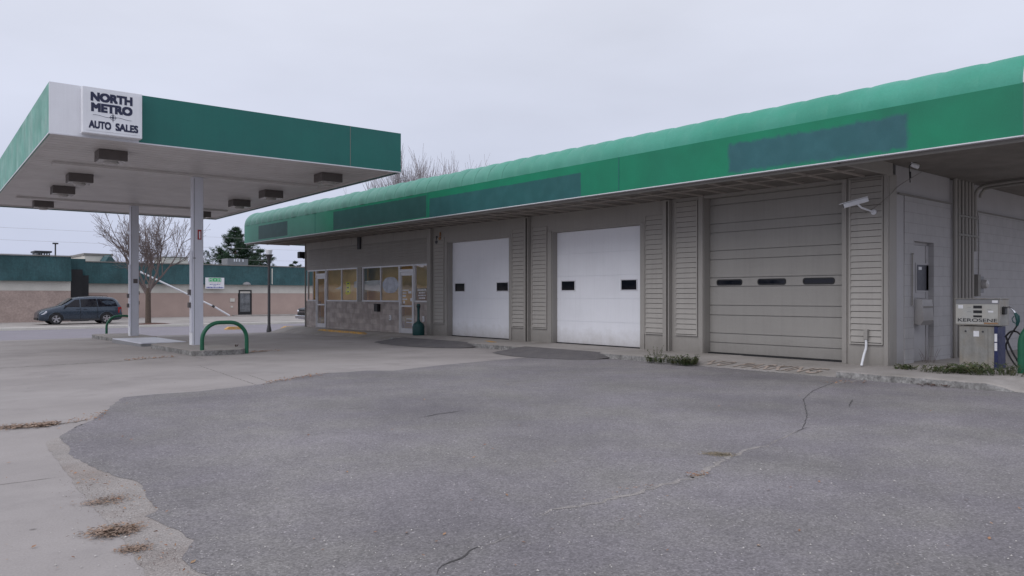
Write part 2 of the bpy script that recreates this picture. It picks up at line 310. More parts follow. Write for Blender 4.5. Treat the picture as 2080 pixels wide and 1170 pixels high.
# ------------------------------------------------------------ mesh helpers
ROOT = {}
class MB:
    def __init__(s): s.v, s.f, s.m = [], [], []
    def add(s, vs, fs, mi=0):
        o = len(s.v); s.v += [Vector(a) for a in vs]; s.f += [[i+o for i in q] for q in fs]; s.m += [mi]*len(fs); return s
    def box(s, x0, x1, y0, y1, z0, z1, mi=0):
        x0, x1 = sorted((x0, x1)); y0, y1 = sorted((y0, y1)); z0, z1 = sorted((z0, z1))
        return s.add([(x0,y0,z0),(x1,y0,z0),(x1,y1,z0),(x0,y1,z0),(x0,y0,z1),(x1,y0,z1),(x1,y1,z1),(x0,y1,z1)],
                     [(0,3,2,1),(4,5,6,7),(0,1,5,4),(1,2,6,5),(2,3,7,6),(3,0,4,7)], mi)
    def obox(s, c, ax, ay, az, mi=0):       # oriented box: centre + half vectors
        c, ax, ay, az = Vector(c), Vector(ax), Vector(ay), Vector(az)
        vs = [c+ax*i+ay*j+az*k for k in (-1,1) for j in (-1,1) for i in (-1,1)]
        return s.add(vs, [(0,2,3,1),(4,5,7,6),(0,1,5,4),(1,3,7,5),(3,2,6,7),(2,0,4,6)], mi)
    def prism(s, poly, z0, z1, mi=0):       # poly in XY
        n = len(poly); vs = [(x, y, z0) for x, y in poly]+[(x, y, z1) for x, y in poly]
        return s.add(vs, [tuple(range(n))[::-1], tuple(range(n, 2*n))]+[(i, (i+1)%n, n+(i+1)%n, n+i) for i in range(n)], mi)
    def prism_dir(s, pts, d, mi=0):         # planar loop extruded along d
        n = len(pts); d = Vector(d); pts = [Vector(p) for p in pts]
        return s.add(pts+[p+d for p in pts], [tuple(range(n))[::-1], tuple(range(n, 2*n))]+[(i, (i+1)%n, n+(i+1)%n, n+i) for i in range(n)], mi)
    def tube(s, pts, r, n=10, mi=0, cap=True):
        pts = [Vector(p) for p in pts]; k = len(pts); rs = r if isinstance(r, (list, tuple)) else [r]*k
        t0 = (pts[1]-pts[0]).normalized(); up = Vector((0,0,1)) if abs(t0.z) < .9 else Vector((1,0,0))
        a = t0.cross(up).normalized(); o = len(s.v)
        for i, p in enumerate(pts):
            t = ((pts[min(i+1, k-1)]-pts[max(i-1, 0)])).normalized()
            a = (a-t*a.dot(t)).normalized(); b = t.cross(a)
            for j in range(n):
                an = 2*pi*j/n; s.v.append(p+(a*cos(an)+b*sin(an))*rs[i])
        for i in range(k-1):
            for j in range(n):
                s.f.append([o+i*n+j, o+i*n+(j+1)%n, o+(i+1)*n+(j+1)%n, o+(i+1)*n+j]); s.m.append(mi)
        if cap:
            s.f.append([o+j for j in range(n)][::-1]); s.m.append(mi)
            s.f.append([o+(k-1)*n+j for j in range(n)]); s.m.append(mi)
        return s
    def lathe(s, c, prof, n=24, mi=0, ax='z'):
        c = Vector(c); o = len(s.v); k = len(prof)
        for r, h in prof:
            for j in range(n):
                an = 2*pi*j/n
                p = Vector((r*cos(an), r*sin(an), h)) if ax == 'z' else (Vector((r*cos(an), h, r*sin(an))) if ax == 'y' else Vector((h, r*cos(an), r*sin(an))))
                s.v.append(c+p)
        for i in range(k-1):
            for j in range(n):
                s.f.append([o+i*n+j, o+i*n+(j+1)%n, o+(i+1)*n+(j+1)%n, o+(i+1)*n+j]); s.m.append(mi)
        s.f.append([o+j for j in range(n)][::-1]); s.m.append(mi)
        s.f.append([o+(k-1)*n+j for j in range(n)]); s.m.append(mi)
        return s
    def build(s, name, m, parent=None, smooth=False, bevel=0, world=True):
        me = bpy.data.meshes.new(name)
        vs = s.v
        if parent is not None and world:
            inv = ROOT[parent.name].inverted(); vs = [inv@v for v in vs]
        me.from_pydata([tuple(v) for v in vs], [], s.f); me.validate(); me.update()
        bm = bmesh.new(); bm.from_mesh(me); bmesh.ops.recalc_face_normals(bm, faces=bm.faces); bm.to_mesh(me); bm.free()
        for q in (m if isinstance(m, (list, tuple)) else [m]): me.materials.append(M[q] if isinstance(q, str) else q)
        if len(me.polygons) == len(s.m):
            me.polygons.foreach_set('material_index', s.m)
        if smooth:
            me.polygons.foreach_set('use_smooth', [True]*len(me.polygons))
            try: me.set_sharp_from_angle(angle=R(35))
            except Exception: pass
        o = bpy.data.objects.new(name, me); C.objects.link(o)
        if parent is not None:
            o.parent = parent; ROOT[o.name] = ROOT[parent.name]
        else: ROOT[o.name] = Matrix.Identity(4)
        if bevel:
            b = o.modifiers.new('bevel', 'BEVEL'); b.width = bevel; b.segments = 2; b.limit_method = 'ANGLE'
        return o
def multi(mb, name, m, parent, **k):       # one object per box of the builder
    for i in range(0, len(mb.v), 8):
        q = MB(); q.v = mb.v[i:i+8]; q.f = [[a-i for a in f] for f in mb.f[i//8*6:i//8*6+6]]; q.m = [0]*6; q.build(name, m, parent, **k)
def tag(o, label=None, cat=None, group=None, kind=None):
    for k, v in (('label', label), ('category', cat), ('group', group), ('kind', kind)):
        if v: o[k] = v
    return o
def empty(name, loc, rz=0.0, label=None, cat=None, group=None):
    o = bpy.data.objects.new(name, None); C.objects.link(o); o.empty_display_size = .2
    o.location = loc; o.rotation_euler = (0, 0, rz)
    ROOT[o.name] = Matrix.Translation(Vector(loc))@Matrix.Rotation(rz, 4, 'Z')
    return tag(o, label, cat, group)
def copy_tree(o, parent=None):
    c = o.copy(); C.objects.link(c)
    if parent is not None: c.parent = parent
    ROOT[c.name] = ROOT.get(o.name, Matrix.Identity(4))
    for ch in list(o.children): copy_tree(ch, c)
    return c
def text_mesh(s, size, bold=0.0, align='CENTER', xs=1.0, depth=.004):
    cu = bpy.data.curves.new('lettering', 'FONT'); cu.body = s; cu.size = size; cu.align_x = align; cu.extrude = depth
    cu.space_line = .85
    ob = bpy.data.objects.new('lettering_source', cu); C.objects.link(ob)
    bpy.context.view_layer.update()
    me = bpy.data.meshes.new_from_object(ob.evaluated_get(bpy.context.evaluated_depsgraph_get()))
    vs = [v.co.copy() for v in me.vertices]; fs = [list(p.vertices) for p in me.polygons]
    bpy.data.objects.remove(ob); bpy.data.meshes.remove(me); bpy.data.curves.remove(cu)
    for v in vs: v.x *= xs
    if bold:
        b0, f0 = list(vs), list(fs); k = 0
        for dx_ in (-1, 0, 1):
            for dy_ in (-1, 0, 1):
                if dx_ or dy_:
                    k += 1; n0 = len(vs); vs += [v+Vector((dx_*bold, dy_*bold, .00015*k)) for v in b0]; fs += [[i+n0 for i in q] for q in f0]
    return vs, fs
def place_text(name, s, size, org, right, up, m, parent, bold=0.0, align='CENTER', xs=1.0, depth=.004, fit=None):
    vs, fs = text_mesh(s, size, bold, align, xs, depth)
    right, up, org = Vector(right), Vector(up), Vector(org); nn = right.cross(up)
    if fit:
        w0 = max(v.x for v in vs)-min(v.x for v in vs); h0 = max(v.y for v in vs)-min(v.y for v in vs)
        for v in vs: v.x *= fit[0]/w0; v.y *= fit[1]/h0
    mb = MB(); mb.add([org+right*v.x+up*v.y+nn*v.z for v in vs], fs)
    return mb.build(name, m, parent)
def struct(name, mb, m, **k):
    return tag(mb.build(name, m, **k), kind='structure')
def jitter_loop(pts, step, amp, seed=1):
    rnd = random.Random(seed); out = []
    n = len(pts)
    for i in range(n):
        a, b = Vector(pts[i]), Vector(pts[(i+1) % n]); k = max(1, int((b-a).length/step))
        for j in range(k):
            p = a.lerp(b, j/k); out.append((p.x+rnd.uniform(-amp, amp), p.y+rnd.uniform(-amp, amp)))
    return out
def sheet(name, poly, z, m, kind='structure'):
    vs = [Vector((x, y, (gz(y) if z is None else 0)+(.004 if z is None else z))) for x, y in poly]
    me = bpy.data.meshes.new(name); bm = bmesh.new(); vv = [bm.verts.new(v) for v in vs]; f = bm.faces.new(vv)
    bmesh.ops.triangulate(bm, faces=[f]); bmesh.ops.recalc_face_normals(bm, faces=bm.faces)
    if sum(f.normal.z for f in bm.faces) < 0: bmesh.ops.reverse_faces(bm, faces=bm.faces)
    bm.to_mesh(me); bm.free(); me.materials.append(M[m]); o = bpy.data.objects.new(name, me); C.objects.link(o); ROOT[o.name] = Matrix.Identity(4)
    if kind: o['kind'] = kind
    return o
def ribbon(mb, pts, w, z, rnd=None, taper=True):
    pts = [Vector((p[0], p[1], 0)) for p in pts]; fine = []
    for a, b in zip(pts, pts[1:]):
        k = max(2, int((b-a).length/.06))
        for i in range(k): fine.append(a.lerp(b, i/k)+(Vector((rnd.uniform(-1, 1), rnd.uniform(-1, 1), 0))*w*.7 if rnd else Vector()))
    fine.append(pts[-1]); vs = []; n = len(fine)
    for i, p in enumerate(fine):
        t = (fine[min(i+1, n-1)]-fine[max(0, i-1)]).normalized(); q = Vector((-t.y, t.x, 0))
        ww = w*.5*(rnd.uniform(.45, 1.4) if rnd else 1)*(min(1, i/4+.15, (n-1-i)/4+.15) if taper else 1)
        zz = gz(p.y)+z; vs += [(p.x+q.x*ww, p.y+q.y*ww, zz), (p.x-q.x*ww, p.y-q.y*ww, zz)]
    mb.add(vs, [(2*i, 2*i+1, 2*i+3, 2*i+2) for i in range(n-1)])

# ============================================================ GROUND
WX, FX, SYD = 14.57, 12.5, 6.43          # garage front wall plane, awning plane, side wall plane
rnd = random.Random(3)
g = MB(); ys = [-3000, -300, -40, 0, 22, 25, 28, 30, 32, 33.5, 35, 36.5, 50, 80, 400, 3500]; xs = [-3000, -300, -60, 0, 8, 16, 60, 300, 3000]
g.add([(x, y, gz(y)-(0 if y < 36.4 else .0)) for y in ys for x in xs],
      [(j*len(xs)+i, j*len(xs)+i+1, (j+1)*len(xs)+i+1, (j+1)*len(xs)+i) for j in range(len(ys)-1) for i in range(len(xs)-1)])
struct('ground', g, 'lot')

edge_px = [(1115,722.5),(1001,732.5),(896,742),(800,753.4),(745,753),(700,756.5),(663,758),(603,766),(522,782),(402,795.6),(318,801),(249,807.7),(225,826.6),(189,852.7),(153,868.8),(120,888),
           (141,909),(141,925),(177,943),(225,965),(268,977),(289,985),(297,1013),(321,1033.5),(297,1049.6),(320,1061),(350,1072),(390,1098),(378,1118),(370,1138),(418,1170),(470,1230),(520,1320)]
left = [gp(*p) for p in edge_px]
left2 = []
for a, b in zip(left, left[1:]):
    k = max(1, int((b-a).length/.07))
    for i in range(k):
        q = a.lerp(b, i/k); left2.append((q.x+rnd.uniform(-.015, .015), q.y+rnd.uniform(-.015, .015)))
poly = [(13.3, left2[0][1])]+left2+[(-2, -1), (-3, -30), (60, -30), (60, -1.0), (13.05, 2.0), (13.05, 6.0), (13.3, 7)]
sheet('asphalt', poly, .004, 'asphalt')
strip = [(175,872),(128,885),(96,897),(93,905),(100,914),(112,930),(125,945),(149,981),(165,1000),(181,1017),(205,1046),(228,1072),(249,1098),(272,1128),(289,1154),(297,1180),(330,1260),(420,1400),
         (760,1400),(620,1250),(500,1150),(470,1080),(400,1020),(360,960),(280,930),(220,905)]
sheet('gravel_strip', jitter_loop([gp(*p).xy for p in strip], .08, .010, 5), .002, 'gravel')
# street, far kerb, parking lot
s = MB(); s.add([(-400, 36.4, -.4155), (400, 36.4, -.4155), (400, 49.0, -.4155), (-400, 49.0, -.4155)], [(0,1,2,3)]); struct('street', s, 'street')
s = MB(); s.add([(-400, 48.6, -.4), (3.2, 48.6, -.4), (3.2, 48.75, -.4), (-400, 48.75, -.4)], [(0,1,2,3)]); 
struct('gutter', s, 'concrete_walk')
s = MB(); s.box(-200, 200, 49.0, 49.22, -.6, -.27); struct('kerb', s, 'far_cream', bevel=.02)
s = MB(); s.box(-200, 200, 49.22, 90, -.6, -.285); struct('parking_lot', s, 'concrete_walk')
s = MB(); s.box(-3, -1.0, 40, 40.15, -.5, -.411); s2 = s
m_ = MB(); m_.add([(-30, 45.0, -.4115), (2.0, 45.0, -.4115), (2.0, 45.14, -.4115), (-30, 45.14, -.4115)], [(0,1,2,3)]); struct('lane_marking', m_, 'far_cream')

# walkway along the garage: kerb 0.13 high, dropped in front of the office and the tall door
wk = MB(); prof = []
y3a, y3b = fy(1700, 13.0), fy(1425, 13.2)
def walk_z(y):
    if y < 3.9: return .035
    if y < 4.3: return .035+(y-3.9)/.4*.085
    if y < y3a: return .12
    if y < y3b: return .02
    if y < y3b+.25: return .02+(y-y3b)/.25*.10
    return .12
YS = [-30, 0, 3.9, 4.1, 4.3]; y = 4.5
while y < y3a-.02: YS.append(y); y += .07
YS += [y3a-.002, y3a+.002]; y = y3a+.3
while y < y3b-.05: YS.append(y); y += .4
YS += [y3b, y3b+.12, y3b+.25]; y = y3b+.6
while y < 21.5: YS.append(y); y += .5
YS += [21.5, 22.2, 24, 27, 30, 32]
vs = []
for y in YS:
    zz = walk_z(y); ex = 12.93+.03*sin(y*5.1)+.02*sin(y*13.7+1)+rnd.uniform(-.012, .012) if y < y3a else (12.98 if y < 21.6 else 13.6)
    if y < 3: ex = 12.93
    if y >= 21.6: vs += [(13.3, y, gz(y)-.02), (13.32, y, gz(y)+.004), (14.1, y, .105), (WX+.1, y, .13)]
    elif y < y3a or y > y3b: vs += [(ex, y, -.05), (ex+.015+(max(0, .05*sin(y*9+2))+rnd.uniform(0, .02) if y < y3a else 0), y, zz-.012-(rnd.uniform(0, .012) if y < y3a else 0)), (ex+.09, y, zz), (WX+.1, y, .13)]
    else: vs += [(12.98, y, -.05), (13.0, y, .012), (13.3, y, .04), (WX+.3, y, .13)]
wk.add(vs, [(4*i+j, 4*i+j+1, 4*i+5+j, 4*i+4+j) for i in range(len(YS)-1) for j in range(3)])
wk.m = [1 if j == 0 else 0 for i in range(len(YS)-1) for j in range(3)]
struct('walkway', wk, ['concrete_walk', 'kerb'])
# side slab that carries the pump
s = MB(); s.add([(WX+.1, -30, .128), (40, -30, .128), (40, SYD+.2, .128), (WX+.1, SYD+.2, .128)], [(0,1,2,3)]); struct('side_slab', s, 'concrete_walk')
# asphalt ramps laid against the kerb
def ramp(pts, name='asphalt_ramp'):
    f = [gp(*p) for p in pts]; n = len(f); ysr = [p.y for p in f]
    mb = MB(); y0, y1 = min(ysr), max(ysr); ny = 26
    rows = []
    for i in range(ny+1):
        yy = y0+(y1-y0)*i/ny; e = min(1, (i+.5)/3, (ny-i+.5)/3)
        hz = .115*e; front = 12.98-(.75+.5*sin(i/ny*pi))*(1 if name else 1)*(.55+.45*e)+rnd.uniform(-.03, .03)
        rows.append([(front, yy, .0085), (front+(12.98-front)*.45, yy, .01+hz*.42), (12.98, yy, .012+hz*.93), (13.12, yy, .012+hz)])
    mb.add([p for r in rows for p in r], [(4*i+j, 4*i+j+1, 4*i+5+j, 4*i+4+j) for i in range(ny) for j in range(3)])
    return struct(name, mb, 'asphalt_dark', smooth=True)
ramp([(838, 690), (1004, 704)]); ramp([(1040, 712), (1262, 727)])

# joints, cracks and litter on the ground
j = MB(); rj = random.Random(9)
for pts, wd in (([(-60,752),(0,748),(120,741),(240,734),(362,724)], .05), ([(-100,880),(0,871),(80,866),(150,858),(185,852)], .05), ([(-100,1002),(0,985),(60,977),(132,968)], .012),
                ([(560,712),(700,705),(800,702)], .02), ([(402,742),(560,795)], .012), ([(345,712),(420,731)], .012), ([(500,760),(560,780)], .01), ([(0,716),(200,706),(260,703)], .02)):
    ribbon(j, [gp(*p) for p in pts], wd, .0012, rj)
struct('joint', j, 'joint')
j = MB()
for pts, wd in (([(885,1168),(900,1150),(935,1136),(955,1120),(985,1108)], .012), ([(1630,872),(1640,845),(1632,812),(1650,795),(1680,783),(1700,777)], .010),
                ([(1612,880),(1640,868)], .012), ([(1724,828),(1731,812)], .016), ([(1040,1088),(1055,1078)], .012), ([(945,835),(890,842),(850,850)], .02), ([(700,832),(760,827)], .014)):
    ribbon(j, [gp(*p) for p in pts], wd, .0075, rj)
struct('crack', j, 'crack')
j = MB()
for pts, wd in (([(1098,1047),(1125,1038),(1180,1030),(1230,1018),(1290,1003),(1350,985),(1400,973),(1440,955),(1470,935),(1520,915),(1560,905)], .046),
                ([(985,1110),(1040,1088)], .02), ([(1560,905),(1612,880),(1630,872)], .02), ([(1395,972),(1450,962)], .07), ([(1680,783),(1720,776),(1760,773)], .08)):
    ribbon(j, [gp(*p) for p in pts], wd, .006, rj)
struct('crack_sand', j, 'crack_fill')

def litter(name, px, n, spread, seed, m, size=(.012, .03), zz=None, kind='stuff', lift=.02, label=None):
    r = random.Random(seed); mb = MB()
    for _ in range(n):
        p = r.choice(px) if len(px) > 1 and r.random() < .0 else None
        i = r.randrange(max(1, len(px)-1)); a = Vector(px[i]); b = Vector(px[min(i+1, len(px)-1)])
        q = a.lerp(b, r.random()); q = Vector((q.x+r.gauss(0, spread[0]), q.y+r.gauss(0, spread[1]), 0))
        z0 = (gz(q.y)+.007 if zz is None else zz)+abs(r.gauss(0, lift))
        L_ = r.uniform(*size); W_ = L_*r.uniform(.35, .8); an = r.uniform(0, 2*pi); ti = r.uniform(-.5, .5)
        u = Vector((cos(an), sin(an), ti*.6))*L_; v = Vector((-sin(an), cos(an), r.uniform(-.5, .5)))*W_
        c = Vector((q.x, q.y, z0+abs(ti)*L_*.3))
        mb.add([c-u, c+v*.6+Vector((0,0,L_*.15)), c+u, c-v*.6], [(0,1,2,3)])
    o = mb.build(name, m); o['kind'] = kind; return o
P = lambda *a: [gp(x, y) for x, y in a]
litter('leaf_litter', P((0,871),(80,866),(105,862)), 1100, (.06, .07), 1, 'dry', (.008, .026), lift=.010)
litter('leaf_litter', P((140,860),(185,852),(215,840)), 120, (.04, .05), 2, 'leaf_litter', (.008, .02))
litter('leaf_litter', P((205,1085),(260,1078)), 1000, (.055, .06), 3, 'dry', (.006, .02), lift=.009)
litter('leaf_litter', P((190,1022),(215,1020),(240,1012)), 500, (.07, .06), 4, 'dry', (.004, .014), lift=.004)
litter('leaf_litter', P((262,1118),(285,1115)), 380, (.04, .035), 5, 'dry', (.004, .014), lift=.004)
litter('leaf_litter', P((150,962),(240,1000),(300,1090),(330,1160)), 90, (.10, .12), 6, 'leaf_litter', (.006, .02))
litter('leaf_litter', P((540,780),(600,769),(660,761)), 170, (.05, .07), 8, 'leaf_litter', (.01, .03))
litter('leaf_litter', P((250,733),(300,729),(355,725)), 150, (.05, .08), 10, 'leaf_litter', (.012, .035))
litter('leaf_litter', P((420,722),(495,717),(560,713)), 260, (.10, .05), 11, 'leaf_litter', (.014, .04))
litter('leaf_litter', P((1840,775),(1900,786),(1990,790)), 330, (.07, .10), 12, 'mulch', (.01, .03))
litter('leaf_litter', P((1925,770),(1985,768)), 170, (.07, .08), 13, 'leaf_litter', (.015, .045), zz=.14)
litter('leaf_litter', P((1680,778),(1760,778)), 60, (.05, .06), 14, 'leaf_litter', (.008, .025))
litter('leaf_litter', P((1400,969),(1435,967)), 60, (.012, .018), 15, 'leaf_litter', (.006, .016))
litter('leaf_litter', P((1230,1006),(1330,990)), 40, (.015, .02), 16, 'leaf_litter', (.005, .014))
litter('dry_grass', P((1435,922),(1482,926)), 900, (.05, .035), 17, 'dry2', (.003, .011), lift=.003)
rr = random.Random(33); allp = [gp(rr.uniform(0, 2080), rr.uniform(760, 1165)) for _ in range(90)]
mb = MB()
for q in allp:
    L_ = rr.uniform(.008, .022); an = rr.uniform(0, 6.28); u = Vector((cos(an), sin(an), .2))*L_; v = Vector((-sin(an), cos(an), .1))*L_*.5; c = Vector((q.x, q.y, .012))
    mb.add([c-u, c+v, c+u, c-v], [(0,1,2,3)])
tag(mb.build('scattered_leaves', 'leaf_litter'), kind='stuff')
litter('gravel_crumbs', P((141,909),(177,943),(225,965),(289,985),(297,1013),(321,1033),(297,1050),(350,1072),(390,1098),(370,1138),(418,1170)), 1500, (.10, .10), 61, 'pebble', (.002, .006), lift=.001)
litter('gravel_crumbs', P((189,852),(153,869),(120,888),(141,909)), 350, (.07, .06), 62, 'pebble', (.002, .006), lift=.001)
litter('dark_soil', P((165,975),(205,1010),(250,1060)), 500, (.10, .10), 63, 'mulch', (.002, .007), lift=.001)
litter('dark_soil', P((300,1110),(350,1150)), 300, (.08, .08), 64, 'mulch', (.002, .006), lift=.001)
litter('gravel_crumbs', P((1098,1047),(1180,1030),(1290,1003),(1400,973),(1470,935),(1560,905)), 700, (.03, .03), 65, 'pebble', (.002, .006), lift=.001)
mb = MB()
for _ in range(420):
    q = gp(rr.uniform(100, 2080), 1170-abs(rr.gauss(0, 150))); r_ = rr.uniform(.003, .0075)*(1 if rr.random() < .95 else 1.7)
    if q.y > 20: continue
    vs = [(q.x+r_*rr.uniform(.6, 1.2)*cos(k*1.25), q.y+r_*rr.uniform(.6, 1.2)*sin(k*1.25), .006) for k in range(5)]+[(q.x, q.y, .006+r_*.9)]
    mb.add(vs, [(k, (k+1) % 5, 5) for k in range(5)])
tag(mb.build('pebbles', 'pebble'), kind='stuff')

# ============================================================ GARAGE
LEFT = fy(622, WX); zt = 3.70; base = .13
gar = empty('service_garage', (WX, SYD, 0), 0, 'long low taupe service garage with three overhead doors, brick office front and green barrel awning', 'garage')
D3 = (fy(1710, WX), fy(1430, WX)); D2 = (fy(1300, WX), fy(1122, WX)); D1 = (fy(1034, WX), fy(910, WX))
OFF = fy(872, WX)                         # office starts here
# main wall with the bay openings
wl = MB()
def seg(a, b, z0, z1, x0=WX, x1=WX+.30): wl.box(x0, x1, a, b, z0, z1)
seg(SYD+.0, D3[0], base-.1, zt); seg(D3[1], D2[0], base-.1, zt); seg(D2[1], D1[0], base-.1, zt); seg(D1[1], OFF, base-.1, zt)
seg(D2[0], D2[1], 3.19, zt); seg(D1[0], D1[1], 3.17, zt); seg(D3[0], D3[1], 3.64, zt)
wl.build('wall', 'taupe', gar)
# side wall: header above 3.36, painted block below, small pilaster behind the conduits
X_end = 27.0; xp0, xp1 = fx(1931, SYD), fx(1978, SYD)
sdx0, sdx1 = fx(1857, SYD), fx(1897, SYD)
sw = MB(); sw.box(WX+.30, xp0, SYD+.02, SYD+.3, 3.36, 3.90); sw.box(xp1, X_end, SYD+.02, SYD+.3, 3.30, 3.90); sw.box(xp0, xp1, SYD+.10, SYD+.3, base-.1, 3.90)
sw.box(WX+.30, fx(1838, SYD), SYD+.02, SYD+.3, base-.1, 3.36)
sw.build('side_header', 'block', gar)
bw = MB(); a = fx(1838, SYD)
bw.box(a, sdx0, SYD, SYD+.3, base-.1, 3.355); bw.box(sdx1, xp0, SYD, SYD+.3, base-.1, 3.355); bw.box(sdx0, sdx1, SYD, SYD+.3, 2.50, 3.355)
bw.box(xp1, X_end, SYD, SYD+.3, base-.1, 3.295)
bw.build('side_wall', 'blockwall', gar)
tr = MB(); tr.box(WX+.34, xp0-.01, SYD-.035, SYD-.002, 3.345, 3.375); tr.box(xp1+.01, X_end, SYD-.035, SYD-.002, 3.285, 3.31); tr.build('drip_moulding', 'taupe_dark', gar)
rb = MB(); rb.box(X_end-.3, X_end, SYD+.3, LEFT, base-.5, zt); rb.box(WX+.3, X_end-.3, LEFT-.3, LEFT, base-.5, zt); rb.build('rear_wall', 'taupe', gar)
rf = MB(); rf.box(FX+.5, X_end+.5, 3.67, LEFT+1.5, 3.93, 4.30); rf.build('roof', 'roof', gar)
# pilasters, jamb trims
pl = MB()
def px_box(p0, p1, z0, z1, out, mb=pl, X=WX): mb.box(X-out, X-.001, fy(p0, WX), fy(p1, WX), z0, z1)
px_box(1806, 1797, base-.02, zt-.01, .05)
px_box(1721, 1711.5, base-.02, zt-.01, .035); px_box(1429, 1420, base-.02, zt-.01, .035)
px_box(1365, 1352, base-.02, zt-.01, .12); px_box(1310, 1301.5, base-.02, 3.22, .03); px_box(1121, 1113, base-.02, 3.22, .03)
px_box(1078, 1069.5, base-.02, zt-.01, .12); px_box(1040, 1035, base-.02, 3.20, .03); px_box(909, 904, base-.02, 3.20, .03); px_box(880, 873, base-.02, zt-.01, .12)
multi(pl, 'pilaster', 'taupe', gar, bevel=.006)
dk = MB(); px_box(1812, 1806.3, base-.02, 3.68, .03, dk); 
dkk = MB(); dkk.box(WX-.125, WX-.121, fy(1363, WX), fy(1360, WX), base, 3.65); dkk.box(WX-.125, WX-.121, fy(1077, WX), fy(1074, WX), base, 3.65); multi(dkk, 'expansion_joint', 'dark_in', gar)
# siding panels
def siding(name, a, b, z0, z1, pitch=.118, X=WX, m='taupe2', proud=.036, gap=.009, frame=True, parent=gar):
    mb = MB(); y0, y1 = sorted((fy(a, WX), fy(b, WX)))
    z = z0+.03
    while z < z1-.02:
        t = min(z+pitch, z1)
        zg = z+gap
        mb.add([(X-.004, y0+.02, zg), (X-proud, y0+.02, zg), (X-proud+.0015, y0+.02, zg+.01), (X-.016, y0+.02, t), (X-.004, y0+.02, t),
                (X-.004, y1-.02, zg), (X-proud, y1-.02, zg), (X-proud+.0015, y1-.02, zg+.01), (X-.016, y1-.02, t), (X-.004, y1-.02, t)],
               [(0,1,2,3,4), (9,8,7,6,5), (0,5,6,1), (1,6,7,2), (2,7,8,3), (3,8,9,4)])
        z += pitch
    if frame:
        mb.box(X-.003, X-.001, y0+.02, y1-.02, z0+.02, z1, 1)  # dark backing sheet, deepens the shade in the gaps
        for c in ((y0, y0+.022, z0, z1), (y1-.022, y1, z0, z1), (y0+.022, y1-.022, z0, z0+.025)):
            mb.box(X-proud-.006, X-.002, *c)
    return mb.build(name, [m, 'slat_gap_shade'], parent)
siding('louvred_siding', 1795, 1727, .51, 3.66); siding('louvred_siding', 1418, 1373, .51, 3.62); siding('louvred_siding', 1350, 1311.5, .51, 3.36)
siding('louvred_siding', 1112, 1082, .51, 3.36); siding('louvred_siding', 1068, 1041, .51, 3.36); siding('louvred_siding', 903, 882, .51, 3.36)

# overhead doors (things that roll up on their own tracks, yet parts of the building)
def overhead(name, yr, z0, lines, m, X, wins, groove=.006, wm='white_metal', label=None, rnd_r=0):
    dr = MB(); y0, y1 = yr
    zs = [z0]+lines
    for a_, b_ in zip(zs, zs[1:]):
        dr.box(X, X+.05, y0+.004, y1-.004, a_+groove/2, b_-groove/2)
        # shallow embossed pinstripes
    bk = dr.box(X+.010 if m == 'door_white' else X+.03, X+.07, y0+.004, y1-.004, z0, zs[-1])
    d = dr.build(name, m, gar, bevel=.002)
    if label: d['label'] = label
    for (a_, b_, zb, zt_) in wins:
        fr = MB(); ya, yb = sorted((fy(a_, X), fy(b_, X))); r = rnd_r
        def loop(inset, xx):
            if not r: return [(xx, ya+inset, zb+inset), (xx, yb-inset, zb+inset), (xx, yb-inset, zt_-inset), (xx, ya+inset, zt_-inset)]
            out = []
            for cx_, cz_, a0 in ((yb-r, zt_-r, 0), (ya+r, zt_-r, 90), (ya+r, zb+r, 180), (yb-r, zb+r, 270)):
                for k in range(5):
                    an = R(a0+k*22.5); out.append((xx, cx_+(r-inset)*cos(an), cz_+(r-inset)*sin(an)))
            return out
        o1, i1 = loop(0, X-.012), loop(.028, X-.012); o0, i0 = loop(0, X-.001), loop(.028, X-.001); n = len(o1)
        fr.add(o1+i1+o0+i0, [(i, (i+1) % n, n+(i+1) % n, n+i) for i in range(n)]+[(i, 2*n+i, 2*n+(i+1) % n, (i+1) % n) for i in range(n)]+[(n+i, n+(i+1) % n, 3*n+(i+1) % n, 3*n+i) for i in range(n)])
        wf = fr.build('door_window', 'black' if r else wm, d)
        gp_ = MB(); gp_.add(loop(.026, X-.005), [tuple(range(n))]); gp_.build('pane', 'glass_dark', wf)
    return d
L5 = [.75, 1.36, 1.965, 2.575, 3.185]
overhead('overhead_door', D2, base+.02, L5, 'door_white', WX+.18, [(1140, 1169, 1.56, 1.86), (1261, 1295, 1.56, 1.86)], label='wide white sectional door with two small windows', groove=.007)
overhead('overhead_door', D1, base+.02, [l-.005 for l in L5], 'door_white', WX+.18, [(924, 945, 1.56, 1.86), (1008.5, 1033.5, 1.56, 1.86)], label='white sectional door with two small windows beside the office', groove=.007)
overhead('overhead_door', D3, base+.02, [.38, .59, 1.0, 1.22, 1.64, 1.84, 2.25, 2.45, 2.86, 3.06, 3.48, 3.64], 'door_taupe', WX+.22,
         [(1456, 1508, 1.665, 1.80), (1539, 1597, 1.665, 1.80), (1631, 1696, 1.665, 1.80)], groove=.016, rnd_r=.055, label='tall taupe sectional door with three slim rounded windows')
gs = MB()
for dd in (D1, D2, D3): gs.box(WX+.15, WX+.26, dd[0]+.004, dd[1]-.004, base-.02, base+.02)
multi(gs, 'door_seal', 'rubber', gar)

